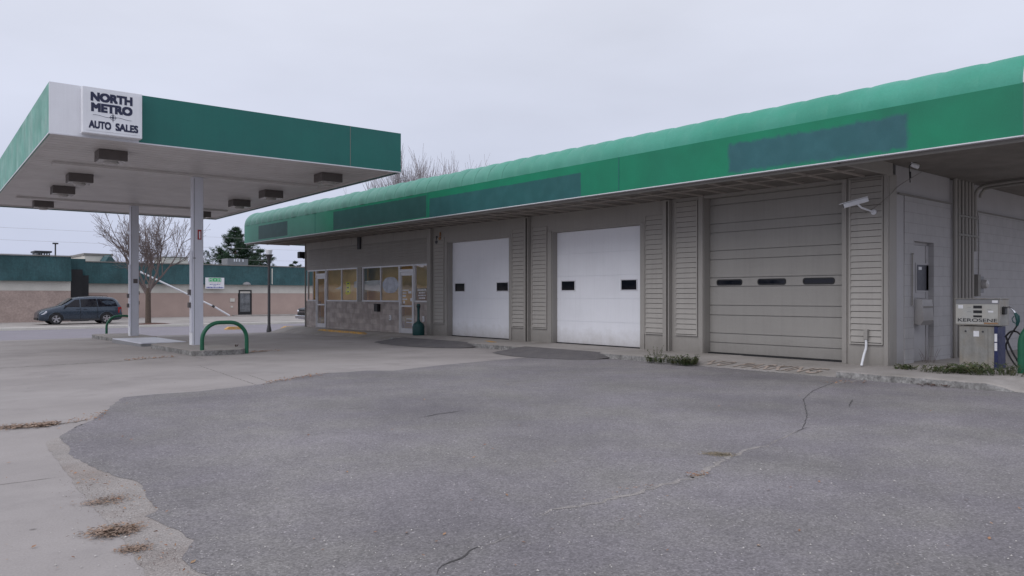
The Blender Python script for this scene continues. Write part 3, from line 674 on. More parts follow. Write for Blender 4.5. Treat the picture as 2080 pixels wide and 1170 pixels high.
# soffit over the walk, ribs, fascia
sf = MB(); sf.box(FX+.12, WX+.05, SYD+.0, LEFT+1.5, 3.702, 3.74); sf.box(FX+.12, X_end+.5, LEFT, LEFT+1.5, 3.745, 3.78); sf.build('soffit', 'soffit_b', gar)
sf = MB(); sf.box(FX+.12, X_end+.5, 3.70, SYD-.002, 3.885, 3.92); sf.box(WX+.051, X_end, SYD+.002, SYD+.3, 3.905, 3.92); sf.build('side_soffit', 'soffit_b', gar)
sf = MB(); sf.box(FX+.10, WX+.0, SYD-.06, SYD-.004, 3.66, 3.884); sf.build('soffit_step', 'taupe', gar)
ri = MB(); y = SYD+.4
while y < LEFT+1.4:
    ri.box(FX+.17, WX-.13, y, y+.04, 3.668, 3.7015); y += .61
ri.box(FX+.9, FX+.93, SYD+.1, LEFT+1.4, 3.655, 3.6675)
ri.build('soffit_rib', 'soffit_rib', gar)
AL, AR = 3.67, LEFT+1.62
fa = MB(); fa.box(FX, FX+.03, AL, AR, 3.694, 4.43)
fa.build('fascia', 'fascia', gar)
bt = MB(); bt.box(FX-.012, FX+.10, AL-.01, AR+.01, 3.676, 3.693); bt.build('drip_edge', 'white_metal', gar)
bt = MB(); bt.box(FX+.10, FX+.16, AL, AR, 3.62, 3.675); bt.build('lower_channel', 'taupe_dark', gar)
en = MB(); en.box(FX+.031, X_end+.5, AL-.0, AL+.03, 3.694, 4.43); en.build('end_fascia', 'green', gar)
en = MB(); en.box(FX+.031, X_end+.5, AR-.03, AR, 3.70, 4.43); en.build('end_fascia', 'green_faded', gar)
sm = MB()
for p in (1257, 869, 640): sm.box(FX-.004, FX-.0005, fy(p, FX)-.012, fy(p, FX)+.012, 3.70, 4.43)
multi(sm, 'fascia_seam', 'green', gar)
# barrel top: fabric pulled over ribs
aw = MB(); r0 = .507; n_a = 12; rnda = random.Random(4); ribw = .575; nrib = round((AR-AL)/ribw); ribw = (AR-AL)/nrib
for k in range(nrib):
    far_ = min(1, max(0, (k*ribw-6)/14)); amp = (.016+.062*far_)*rnda.uniform(.75, 1.25); sk = rnda.uniform(.30, .42); vs = []
    for i in range(9):
        t = i/8; y = AL+(k+t)*ribw; tt = t**(math.log(.5)/math.log(sk)); bulge = amp*max(0, 4*tt*(1-tt))**.6
        for q in range(n_a+1):
            an = pi/2*q/n_a; rr_ = r0-.014+bulge*min(1, .35+q/4)
            vs.append((FX+r0-rr_*cos(an), y, 4.432+rr_*sin(an)))
    aw.add(vs, [(i*(n_a+1)+q, i*(n_a+1)+q+1, (i+1)*(n_a+1)+q+1, (i+1)*(n_a+1)+q) for i in range(8) for q in range(n_a)])
for k in range(1, nrib):
    y = AL+k*ribw
    if y < 15: continue
    aw.tube([(FX+r0-(r0-.012)*cos(pi/2*q/10), y, 4.434+(r0-.012)*sin(pi/2*q/10)) for q in range(11)], .007, 5, 1, cap=False)  # dark tubes added along the ribs to draw the shaded creases
M['awning_crease_shade'] = mat('awning_crease_shade', (.07, .22, .175), .7, .2, 3)
awo = aw.build('awning_top', ['awning', 'awning_crease_shade'], gar); awo.data.polygons.foreach_set('use_smooth', [True]*len(awo.data.polygons))
ec = MB()
for yy, e2 in ((AL, .03), (AR-.03, .03)):
    lp = [(FX+r0-r0*cos(pi/2*q/12), yy, 4.432+r0*sin(pi/2*q/12)) for q in range(13)]+[(FX+r0, yy, 4.432)]
    ec = MB(); ec.prism_dir(lp, (0, e2, 0)); ec.build('awning_end', 'awning', gar)
et = MB(); et.tube([(FX+r0-(r0+.012)*cos(pi/2*q/12), AL-.012, 4.432+(r0+.012)*sin(pi/2*q/12)) for q in range(13)]+[(FX+3, AL-.012, 4.95)], .012, 6); et.build('awning_edge_trim', 'white_metal', gar)
bk = MB(); bk.box(FX+r0, FX+r0+.03, AL+.03, AR-.03, 4.30, 4.93); bk.build('awning_back', 'roof', gar)

# ---- office front
wz0, wz1 = 1.22, 2.53
ofw = MB(); bb = MB()
# openings measured on the wall plane
O = dict(g1=(fy(727.5, WX), fy(625.5, WX)), g2=(fy(871, WX), fy(736, WX)), d1=(fy(663, WX), fy(643, WX)), d2=(fy(842, WX), fy(812, WX)))
ofw.box(WX, WX+.2, OFF, LEFT, wz1, zt); ofw.box(WX, WX+.2, O['g2'][1], O['g1'][0], wz0, wz1)
ofw.build('office_wall', 'taupe', gar)
for a_, b_ in ((OFF+.0, O['d2'][0]), (O['d2'][1], O['d1'][0]), (O['d1'][1], LEFT-.0)):
    bb.box(WX+.0, WX+.2, a_, b_, base-.4, wz0)
bb.build('brick_base', 'brick', gar)
siding('clapboard', 872, 627, wz1+.06, 3.40, .10, frame=False, m='taupe', gap=.013); siding('clapboard', 736, 727.5, wz0, wz1+.02, .10, frame=False, m='taupe', gap=.013)
tb = MB(); tb.box(WX-.022, WX-.001, OFF+.01, LEFT, 3.42, 3.69); tb.build('frieze_board', 'taupe', gar)
fz = MB()
for p in (655, 690, 715, 765, 800, 846): fz.box(WX-.0245, WX-.0225, fy(p, WX)-.004, fy(p, WX)+.004, 3.43, 3.68)
multi(fz, 'frieze_joint', 'taupe_dark', gar)
fb = MB(); fb.box(WX-.10, WX-.023, fy(735, WX), fy(730, WX), 3.22, 3.68); fb.build('sign_bracket', 'dark_metal', gar)
cb_ = MB(); cb_.box(WX-.04, WX+.0, LEFT-.001, LEFT+.06, base-.35, zt); cb_.build('corner_trim', 'taupe_dark', gar)
def shop_window(edges, z0, z1, label=None):
    f = MB(); ya, yb = fy(edges[0], WX), fy(edges[-1], WX)
    f.box(WX-.03, WX+.04, ya, yb, z0-.0, z0+.055); f.box(WX-.03, WX+.04, ya, yb, z1-.05, z1)
    for e_ in edges:
        yc = fy(e_, WX); k = .025
        lo, hi = yc-k, yc+k
        if e_ == edges[0]: lo, hi = yc, yc+.045
        if e_ == edges[-1]: lo, hi = yc-.045, yc
        f.box(WX-.027, WX+.037, lo, hi, z0+.056, z1-.051)
    wo_ = f.build('window', 'alu', gar)
    if label: wo_['label'] = label
    for a_, b_ in zip(edges, edges[1:]):
        p = MB(); p.add([(WX+.01, fy(a_, WX)+.02, z0+.04), (WX+.01, fy(b_, WX)-.02, z0+.04), (WX+.01, fy(b_, WX)-.02, z1-.04), (WX+.01, fy(a_, WX)+.02, z1-.04)], [(0,1,2,3)])
        p.build('pane', 'glass', wo_)
    return wo_
shop_window([643, 626], wz0, wz1); shop_window([727, 694.5, 664], wz0, wz1); shop_window([812, 774, 737], wz0, wz1); shop_window([870.5, 843], wz0, wz1)
def shop_door(a_, b_, ztop, label):
    y0, y1 = fy(a_, WX), fy(b_, WX); f = MB()
    f.box(WX-.035, WX+.05, y0, y0+.06, base-.02, wz1); f.box(WX-.035, WX+.05, y1-.06, y1, base-.02, wz1)
    f.box(WX-.032, WX+.05, y0+.06, y1-.06, wz1-.05, wz1); f.box(WX-.032, WX+.05, y0+.06, y1-.06, ztop, ztop+.10)
    df = f.build('door_frame', 'alu', gar)
    tp = MB(); tp.add([(WX+.01, y0+.05, ztop+.09), (WX+.01, y1-.05, ztop+.09), (WX+.01, y1-.05, wz1-.04), (WX+.01, y0+.05, wz1-.04)], [(0,1,2,3)]); tp.build('transom', 'glass', df)
    l_ = MB(); a, b = y0+.065, y1-.065
    l_.box(WX-.02, WX+.025, a, a+.07, base, ztop-.006); l_.box(WX-.02, WX+.025, b-.07, b, base, ztop-.006)
    l_.box(WX-.02, WX+.025, a+.07, b-.07, base, base+.17); l_.box(WX-.02, WX+.025, a+.07, b-.07, ztop-.12, ztop-.006)
    dl = l_.build('door', 'alu', gar); dl['label'] = label
    p = MB(); p.add([(WX+.0, a+.06, base+.16), (WX+.0, b-.06, base+.16), (WX+.0, b-.06, ztop-.11), (WX+.0, a+.06, ztop-.11)], [(0,1,2,3)]); p.build('pane', 'glass', dl)
    h_ = MB(); h_.box(WX-.045, WX-.022, a+.05, b-.05, 1.05, 1.11); h_.build('push_bar', 'alu', dl)
    return dl, a, b
dA, _, _ = shop_door(663, 643, 2.27, 'narrow glazed aluminium door at the far end of the office')
dB, da, db = shop_door(842, 812, 2.27, 'glazed aluminium entrance door covered with notices')
# notices on the entrance glass
nt_ = MB(); nr = random.Random(5)
for k, (yy, zz, w_, h_) in enumerate(((.25, 1.62, .42, .05), (.18, 1.52, .24, .05), (.52, 1.52, .2, .12), (.16, 1.40, .2, .10), (.2, 1.30, .3, .06), (.62, 1.25, .12, .16), (.15, 1.17, .1, .14), (.5, .62, .4, .03), (.5, .5, .4, .03))):
    yb_ = db-.08-yy; nt_.box(WX-.006, WX-.003, yb_-w_/2, yb_+w_/2, zz, zz+h_*.7)
multi(nt_, 'notice', 'paper', dB)
# scalloped pale window graphic and the small print in the right-hand pane
def decal(name, pts, X, m, parent): 
    mb = MB(); mb.prism_dir([(X, y_, z_) for y_, z_ in pts], (.003, 0, 0)); return mb.build(name, m, parent)
ga, gb = fy(810, WX), fy(776, WX); gc = (ga+gb)/2; gw = (gb-ga)/2
pts = []
for k in range(40):
    an = 2*pi*k/40; pts.append((gc+gw*.92*cos(an)*(1+.05*cos(4*an)), 1.83+.33*sin(an)*(1+.12*cos(2*an))))
M['reflection_pale'] = mat('pane_reflection', (.62, .62, .66), .8, .08, 3)  # pale colour standing in for a reflection in the office panes
M['frost'] = mat('faded_window_graphic', (.50, .53, .60), .5, .2, 5, .05, 30, tint=(.36, .39, .46))
decal('window_graphic', pts, WX+.004, 'frost', gar)
place_text('window_lettering', 'OPEN', .3, (WX+.003, gc, 1.80), (0, -1, 0), (0, 0, 1), 'grey_box', gar, fit=(gw*1.2, .17), depth=.001) if False else None
pe = MB()
for k, (z_, w_) in enumerate(((1.62, .50), (1.52, .40), (1.43, .46), (1.34, .38))):
    yc = (fy(870.5, WX)+fy(843, WX))/2; x_ = -w_/2
    while x_ < w_/2: 
        ww = nr.uniform(.03, .08); pe.box(WX+.003, WX+.006, yc+x_, yc+min(w_/2, x_+ww), z_, z_+.045); x_ += ww+.02
tag(pe.build('opening_hours_lettering', 'paper', gar))
bdk = MB(); bdk.box(WX+.012, WX+.02, fy(868, WX), fy(846, WX), 1.27, 1.70); bdk.build('dark_backing', 'dark_in', gar)
# office room
rm = MB(); x0, x1, y0, y1 = WX+.2, WX+.85, OFF+.05, LEFT-.3
rm.add([(x1, y0, .1), (x1, y1, .1), (x1, y1, 3.1), (x1, y0, 3.1)], [(0,1,2,3)]); rm.add([(x0, y0, .1), (x1, y0, .1), (x1, y0, 3.1), (x0, y0, 3.1)], [(0,1,2,3)]); rm.add([(x0, y1-.001, .1), (x1, y1-.001, .1), (x1, y1-.001, 3.1), (x0, y1-.001, 3.1)], [(0,1,2,3)])
rm.box(x0+.3, x0+.4, fy(722, WX), fy(690, WX)-.2, .1, 3.0)
rm.build('interior_wall', 'tan_wall', gar)
rm = MB(); rm.add([(x0, y0, .11), (x1, y0, .11), (x1, y1, .11), (x0, y1, .11)], [(0,1,2,3)]); rm.build('interior_floor', 'ceil', gar)
rm = MB(); rm.add([(x0, y0, 3.1), (x1, y0, 3.1), (x1, y1, 3.1), (x0, y1, 3.1)], [(0,1,2,3)]); rm.build('interior_ceiling', 'ceil', gar)

pb = MB(); XG = WX+.07
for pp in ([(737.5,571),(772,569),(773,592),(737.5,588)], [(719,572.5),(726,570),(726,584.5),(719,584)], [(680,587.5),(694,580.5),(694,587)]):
    pb = MB(); pb.prism_dir([(XG, fy(a, XG), zh(a, b, X=XG)) for a, b in pp], (.004, 0, 0)); pb.build('pane_reflection', 'reflection_pale', gar)  # white reflection in the panes, built as pale sheets behind the glass
pb = MB(); pp = [(703,572),(711,573),(712,596),(706,599),(701,597),(704,585)]; pb.prism_dir([(XG, fy(a, XG), zh(a, b, X=XG)) for a, b in pp], (.004, 0, 0)); ys_ = pb.build('hanging_sign', 'hi_yellow', gar)
for k in range(3): pb = MB(); pb.box(XG-.004, XG-.001, fy(707, XG)-.07, fy(707, XG)+.07, 1.58+k*.16, 1.63+k*.16); pb.build('sign_lettering', 'teal_green', ys_)
# side door recessed in the block wall
sdn = MB(); sdn.box(sdx0+.01, sdx1-.12, SYD+.12, SYD+.17, base, 2.44); sdn.box(sdx0+.01, sdx1-.002, SYD+.12, SYD+.2, 2.445, 2.50); sdn.box(sdx1-.115, sdx1-.002, SYD+.10, SYD+.2, base, 2.44)
sdo = sdn.build('side_door', 'block', gar, bevel=.004)
sdo['label'] = 'grey steel door with small wired window'
wx0, wx1 = fx(1860, SYD+.12)+.02, fx(1884, SYD+.12)
p = MB(); p.box(wx0-.04, wx1+.04, SYD+.105, SYD+.119, 1.50, 2.09); q_ = p.build('window_frame', 'block', sdo)
p = MB(); M['wired'] = mat('wired_glass', (.05, .05, .065), .45, .1, 5); p.box(wx0, wx1, SYD+.100, SYD+.104, 1.54, 2.05); p.build('pane', 'wired', q_)
p = MB(); p.box(wx0+.06, wx0+.2, SYD+.094, SYD+.099, 1.95, 2.01); p.build('sticker', 'paper', q_)
p = MB(); hx = sdx0-.16; p.tube([(hx+.12, SYD-.004, 2.25), (hx, SYD-.03, 2.25), (hx, SYD-.03, 1.25), (hx+.16, SYD+.06, 1.25)], .012, 8); p.build('security_bar', 'taupe_dark', sdo)
p = MB(); p.box(sdx0+.03, sdx0+.11, SYD+.08, SYD+.119, .95, 1.15); p.build('lock', 'dark_metal', sdo)

# ============================================================ FUEL CANOPY
CA = Vector((2.76, 17.3, 0)); CR = -R(2.2); CWD, CLN = 7.80, 15.3; Z0, Z1 = 4.60, 5.60
can = empty('fuel_canopy', CA, CR, 'flat fuel station canopy with green fascia, white corner and two square posts', 'canopy')
def LB(name, boxes, m, parent, **k):      # boxes in the parent's own frame
    mb = MB()
    for b_ in boxes: mb.box(*b_)
    return mb.build(name, m, parent, world=False, **k)
wy = 1.61                                # white corner panel runs this far along the front
LB('fascia', [(wy, CWD, -.03, 0, Z0, Z1)], 'green', can)['label'] = 'dark green front fascia'
LB('fascia', [(0, wy-.002, -.034, 0, Z0, Z1+.004)], 'white', can)['label'] = 'white fascia panel at the corner'
LB('fascia', [(0, .03, .001, CLN, Z0, Z1)], 'green_faded', can)['label'] = 'sun-faded pale green side fascia'
LB('fascia', [(CWD-.03, CWD, .001, CLN, Z0, Z1)], 'green', can); LB('fascia', [(.031, CWD-.031, CLN-.03, CLN, Z0, Z1)], 'green', can)
LB('fascia_joint', [(CWD-1.42, CWD-1.408, -.034, -.0305, Z0+.01, Z1-.01)], 'taupe_dark', can)
LB('lower_edge', [(-.012, CWD+.012, -.045, -.036, Z0-.012, Z0+.012), (-.012, -.002, -.034, CLN, Z0-.012, Z0+.012), (CWD+.002, CWD+.012, -.034, CLN, Z0-.012, Z0+.012), (-.012, CWD+.012, CLN+.002, CLN+.012, Z0-.012, Z0+.012)], 'white_metal', can)
# ribbed soffit: real steel deck pans
sp_ = MB(); y = .05; z = Z0+.06
prof = []
while y < CLN-.06:
    prof += [(y, z), (y+.28, z), (y+.290, z+.035), (y+.303, z+.035)]; y += .305
vs = []
for yy, zz in prof: vs += [(.031, yy, zz), (CWD-.031, yy, zz)]
sp_.add(vs, [(2*i, 2*i+1, 2*i+3, 2*i+2) for i in range(len(prof)-1)]); sp_.build('soffit', 'soffit_c', can, world=False)
LB('roof_deck', [(.031, CWD-.031, .002, CLN-.031, Z0+.30, Z0+.36)], 'roof', can)
LB('soffit_flange', [(.031, .10, .03, CLN-.03, Z0+.02, Z0+.058), (CWD-.10, CWD-.031, .03, CLN-.03, Z0+.02, Z0+.058), (.10, CWD-.10, .004, .07, Z0+.02, Z0+.058), (.10, CWD-.10, CLN-.10, CLN-.031, Z0+.02, Z0+.058)], 'soffit_c', can)
CC = (4.02, 12.15); CWc = .26
for cy in CC:
    LB('beam', [(.55, CWD-.55, cy-.17, cy+.17, Z0-.005, Z0+.059)], 'soffit_c', can, bevel=.006)
for i_, cy in enumerate(CC):
    h = CWc/2; CXl = (3.90, 4.05)[i_]; zb = gz(CA.y+cy)+.12
    c_ = LB('column', [(CXl-h, CXl+h, cy-h, cy+h, zb, Z0-.006)], 'column', can, bevel=.008)
    c_['label'] = ('near white canopy post with a red numbered plate', 'far white canopy post with a small dark sticker')[i_]
    LB('access_cover', [(CXl-h-.035, CXl-h-.001, cy-h+.03, cy+h-.03, zb+.35, zb+2.5)], 'column', c_, bevel=.004)
    LB('cladding_seam', [(CXl-h+.02, CXl-h+.032, cy-h-.003, cy-h-.0005, zb+.02, Z0-.05)], 'grey_box', c_)
    LB('base_skirt', [(CXl-h-.03, CXl-h-.001, cy-h+.01, cy+h+.0, zb, zb+.34)], 'white', c_)
    for zz in (zb+1.0, zb+1.34): LB('switch_box', [(CXl-h-.10, CXl-h-.037, cy-.05, cy+.05, zz, zz+.14)], 'brown_light', c_, bevel=.006)
    if i_ == 1:
        for zz in (zb+1.1, zb+1.45): LB('switch_box', [(CXl+h+.001, CXl+h+.04, cy-.05, cy+.05, zz, zz+.12)], 'brown_light', c_, bevel=.006)
        LB('sticker', [(CXl-.05, CXl+.09, cy-h-.004, cy-h-.0008, zb+1.85, zb+2.0)], 'brown_light', c_)
    else:
        pz = 3.06
        pl_ = LB('number_plate', [(CXl-.02, CXl+.075, cy-h-.02, cy-h-.001, pz-.13, pz+.13)], 'red', c_, bevel=.004)
        pl_['label'] = 'red plate reading 1'
        inv = ROOT[can.name]
        place_text('number', '1', .2, inv@Vector((CXl+.028, cy-h-.021, pz-.095)), inv.to_3x3()@Vector((1,0,0)), (0,0,1), 'white', pl_, bold=.006, fit=(.035, .19), depth=.002)
        LB('conduit_strap', [(CXl-h-.002, CXl-h+.06, cy-h-.008, cy-h-.0008, 2.42, 2.45)], 'grey_box', c_)
# box lights
LP = []
for lx, row in ((1.35, 'left'), (6.60, 'right')):
    for k, ly in enumerate((1.72, 5.85, 8.75, 13.1)): LP.append((lx+(.06 if row == 'left' else 0), ly, row, k))
WHERE = ['nearest the front', 'second back', 'third back', 'farthest back']
NEAR = {'left': 'in the canopy row under the sign', 'right': 'in the canopy row nearer the garage'}
base_l = None
Mc = ROOT[can.name]
for lx, ly, row, k in LP:
    p = Mc@Vector((lx, ly, Z0+.058))
    lab = 'brown box light, %s %s' % (WHERE[k], NEAR[row])
    if base_l is None:
        base_l = l_ = empty('canopy_light', p, CR, lab, 'light', 'box lights under the fuel canopy')
        mb = MB(); mb.box(-.29, .29, -.27, .27, -.225, -.002); mb.build('housing', 'brown_light', l_, world=False, bevel=.012)
        mb = MB(); mb.box(-.275, .275, -.255, .255, -.234, -.226); mb.build('trim', 'lens', l_, world=False)
        mb = MB(); mb.lathe((0, 0, 0), [(.15, -.235), (.15, -.265), (.12, -.29)], 20); mb.build('lens', 'lens', l_, world=False, smooth=True)
    else:
        l_ = copy_tree(base_l); l_.location = p; l_['label'] = lab

# roof sign
sn = empty('sign_board', Mc@Vector((.54, -.036, Z0+.05)), CR, 'white framed sign reading NORTH METRO AUTO SALES on the canopy corner', 'sign')
SW, SH = 1.09, .925
LBx = (0, SW)
def LS(name, boxes, m, par=sn, **k):
    return LB(name, boxes, m, par, **k)
LS('cabinet', [(LBx[0], LBx[1], -.20, -.001, 0, SH)], 'white', bevel=.015)
LS('face', [(LBx[0]+.07, LBx[1]-.05, -.206, -.201, .06, SH-.06)], 'white')
inv = ROOT[sn.name]; rt = inv.to_3x3()@Vector((1,0,0)); cxs = (LBx[0]+LBx[1])/2+.01
for t_, zz, ww, hh in (('NORTH', .66, .76, .18), ('METRO', .452, .75, .18), ('AUTO', .115, .40, .155), ('SALES', .115, .42, .155)):
    off = {'AUTO': -.24, 'SALES': .245}.get(t_, -.03)
    place_text('lettering', t_, .2, inv@Vector((cxs+off, -.2075, zz)), rt, (0,0,1), 'navy', sn, bold=.012 if hh > .16 else .009, fit=(ww, hh), depth=.002)
em = MB(); ec_ = Vector((cxs-.01, -.2085, .36))
for k in range(4):
    d = Vector((cos(k*pi/2), 0, sin(k*pi/2))); q = Vector((-d.z, 0, d.x)); ln = .105 if k % 2 else .075
    em.prism_dir([ec_+d*ln, ec_+q*.014, ec_, ec_-q*.014], (0, .002, 0))
em.build('compass_star', 'navy', sn, world=False)
em = MB(); w1 = [ec_+Vector((x_, .0005, .012*sin(x_*16)-x_*.02)) for x_ in [i/30-.36 for i in range(22)]]
em.tube(w1, .0035, 4); em.tube([ec_+Vector((.05*cos(a_), .0005, .05*sin(a_))) for a_ in [i*pi/12 for i in range(25)]], .003, 4); em.build('horizon_line', 'navy', sn, world=False)

# islands
def island(x0, x1, y0, y1, h, label, m='concrete_walk', ch=.22):
    z0 = gz((y0+y1)/2); e = empty('pump_island', ((x0+x1)/2, (y0+y1)/2, z0), 0, label, 'island', 'raised islands under the fuel canopy')
    lp = [(x0+ch, y0), (x1-ch, y0), (x1, y0+ch), (x1, y1-ch), (x1-ch, y1), (x0+ch, y1), (x0, y1-ch), (x0, y0+ch)]
    mb = MB(); mb.prism(lp, z0-.1, z0+h-.02); k = .03
    mb.build('kerb_edge', 'kerb' if m == 'concrete_walk' else 'grey_box', e)
    lp2 = [(x+(k*.3 if x < (x0+x1)/2 else -k*.3), y+(k*.3 if y < (y0+y1)/2 else -k*.3)) for x, y in lp]
    mb = MB(); mb.prism(lp2, z0+h-.0195, z0+h); mb.build('slab_top', m, e, bevel=.004)
    return e
island(5.98, 7.32, 18.75, 22.6, .13, 'worn concrete island at the foot of the near canopy post')
island(6.05, 7.35, 23.7, 27.0, .12, 'empty steel-edged island between the two canopy posts', 'column', .03)
island(6.35, 7.75, 28.0, 31.5, .13, 'concrete island at the foot of the far canopy post')

def hoop(p0, p1, h, r, label, m='pipe_green', rad=.42):
    p0, p1 = Vector(p0), Vector(p1); d = (p1-p0).normalized(); W = (p1-p0).length; z0 = p0.z
    o = []; 
    o += [p0-Vector((0,0,.05)), p0+Vector((0,0,(h-rad)*.5))]
    for k in range(11):
        a_ = pi/2*k/10; o.append(p0+d*(rad-rad*cos(a_))+Vector((0,0,h-rad+rad*sin(a_))))
    for k in range(11):
        a_ = pi/2*k/10; o.append(p1-d*(rad-rad*sin(a_))+Vector((0,0,h-rad+rad*cos(a_))))
    o += [p1+Vector((0,0,(h-rad)*.5)), p1-Vector((0,0,.05))]
    mb = MB(); mb.tube(o, r, 14); ob = mb.build('hoop_guard', m, smooth=True)
    return tag(ob, label, 'guard rail', 'green pipe hoop guards')
hoop(gp(410.5, 722.5), gp(501, 718), .785, .047, 'green pipe hoop in front of the near canopy post')
q = Vector((6.97, 31.9, gz(31.9))); hoop(q, q+Vector((1.04, -.05, 0)), .80, .042, 'green pipe hoop behind the far canopy post')
q = gp(2075.5, 758, .13); hoop(q, q+Vector((.35, -1.1, 0)), .90, .062, 'green pipe hoop at the right edge beside the kerosene pump')

# ============================================================ SMALL THINGS ON AND AROUND THE GARAGE
# kerosene pump
PX, PY = 15.25, 5.53
pu = empty('fuel_pump', (PX, PY-.33, .13), 0, 'old beige kerosene pump with weathered face against the side wall', 'fuel pump')
mb = MB(); mb.box(PX+.04, PX+.42, PY-.60, PY-.03, .13, .885); mb.build('cabinet', 'pump_body', pu, bevel=.008)
mb = MB(); mb.box(PX+.03, PX+.0385, PY-.50, PY-.06, .20, .84); cp = mb.build('access_panel', 'pump_body', pu)
mb = MB(); mb.box(PX+.022, PX+.029, PY-.36, PY-.27, .70, .80); mb.build('sticker', 'paper', cp)
mb = MB(); 
for y_ in (PY-.14, PY-.42): mb.lathe((PX+.028, y_, .79), [(.017, -.006), (.017, .001)], 10, ax='x')
mb.build('lock_button', 'dark_metal', cp)
mb = MB(); mb.box(PX+.02, PX+.41, PY-.66, PY-.602, .13, .885); cb2 = mb.build('corner_column', 'pump_blue', pu, bevel=.004)
mb = MB(); mb.box(PX+.013, PX+.019, PY-.652, PY-.61, .62, .76); mb.build('warning_label', 'paper', cb2)
mb = MB(); mb.box(PX+.013, PX+.019, PY-.652, PY-.61, .46, .60); mb.build('warning_label', 'paper', cb2)
hd0, hd1 = PY-.70, PY+.02
mb = MB(); mb.box(PX, PX+.46, hd0, hd1, .90, 1.37); hd = mb.build('head', 'pump_body', pu, bevel=.008)
mb = MB(); mb.box(PX-.008, PX-.001, hd0+.03, hd1-.01, .925, 1.28); pf = mb.build('face', 'pump_face', pu)
mb = MB(); mb.box(PX-.006, PX-.001, hd0+.01, hd1-.01, 1.285, 1.365); mb.build('top_trim', 'grey_box', hd)
mb = MB(); mb.box(PX-.02, PX+.47, hd0-.012, hd1+.012, 1.371, 1.385); mb.build('lid', 'pump_body', hd, bevel=.003)
for k, zz in enumerate((1.205, 1.12, 1.045)):
    mb = MB(); mb.box(PX-.014, PX-.009, PY-.42, PY-.28, zz, zz+(.05 if k < 2 else .036)); mb.build('display', 'black', pf)
mb = MB(); mb.box(PX-.0125, PX-.009, PY-.11, PY-.03, 1.20, 1.265); mb.box(PX-.0125, PX-.009, PY-.60, PY-.52, 1.135, 1.165); mb.build('sticker', 'paper', pf)
mb = MB(); mb.box(PX-.011, PX-.007, hd0+.03, hd0+.12, 1.305, 1.35); mb.build('sticker', 'paper', hd)
mb = MB(); mb.box(PX-.0115, PX-.009, PY-.24, PY-.18, 1.222, 1.228); mb.box(PX-.0115, PX-.009, PY-.24, PY-.18, 1.14, 1.146); mb.box(PX-.0115, PX-.009, PY-.57, PY-.50, 1.185, 1.19); mb.build('price_caption', 'grey_box', pf)
mb = MB(); mb.box(PX-.0105, PX-.0085, hd0+.03, hd0+.25, .93, .955); mb.build('rust_stain', 'rust', pf)
place_text('kerosene_lettering', 'KEROSENE', .1, (PX-.0095, (hd0+hd1)/2+.0, .965), (0, -1, 0), (0, 0, 1), 'dark_metal', pf, bold=.0015, fit=(.64, .062), depth=.001)
# nozzle on the right side of the head, boot and hose
nb = hd0
mb = MB(); mb.box(PX+.10, PX+.22, nb-.05, nb-.001, 1.10, 1.24); mb.build('nozzle_boot', 'black', pu, bevel=.01)
mb = MB(); mb.tube([(PX+.14, nb-.05, 1.22), (PX+.12, nb-.10, 1.235), (PX+.09, nb-.17, 1.19), (PX+.07, nb-.22, 1.12)], .014, 8); nz_ = mb.build('spout', 'chrome', pu, smooth=True)
mb = MB(); mb.tube([(PX+.07, nb-.21, 1.13), (PX+.06, nb-.25, 1.07), (PX+.06, nb-.26, .99), (PX+.07, nb-.24, .91)], [.02, .038, .032, .02], 10)
mb.tube([(PX+.06, nb-.20, 1.08), (PX+.05, nb-.17, 1.03), (PX+.05, nb-.19, .97), (PX+.06, nb-.23, .95)], .009, 6); mb.build('nozzle', 'teal_green', pu, smooth=True)
hs = [(PX+.07, nb-.24, .90), (PX+.10, nb-.20, .82), (PX+.16, nb-.08, .70), (PX+.2, nb-.02, .55), (PX+.2, nb+.0, .38), (PX+.18, nb-.05, .22), (PX+.15, nb-.10, .17)]
def smooth_curve(pts, n=6):
    pts = [Vector(p) for p in pts]; P_ = [pts[0]]+pts+[pts[-1]]; out = []
    for i in range(1, len(P_)-2):
        for k in range(n):
            t = k/n; a_, b_, c_, d_ = P_[i-1], P_[i], P_[i+1], P_[i+2]
            out.append(.5*((2*b_)+(c_-a_)*t+(2*a_-5*b_+4*c_-d_)*t*t+(3*b_-a_-3*c_+d_)*t**3))
    return out+[pts[-1]]
mb = MB(); mb.tube(smooth_curve([(PX+.2, nb-.02, .70), (PX+.16, nb-.12, .80), (PX+.1, nb-.26, .78), (PX+.06, nb-.42, .55), (PX+.05, nb-.50, .33), (PX+.07, nb-.44, .17), (PX+.12, nb-.34, .16), (PX+.16, nb-.22, .30), (PX+.19, nb-.10, .52), (PX+.2, nb-.03, .72)]), .016, 8)
mb.tube(smooth_curve([(PX+.07, nb-.24, .91), (PX+.12, nb-.12, .72), (PX+.18, nb-.04, .52), (PX+.16, nb-.16, .26), (PX+.10, nb-.30, .155), (PX+.02, nb-.40, .15)]), .014, 8)
mb.build('hose', 'rubber', pu, smooth=True)

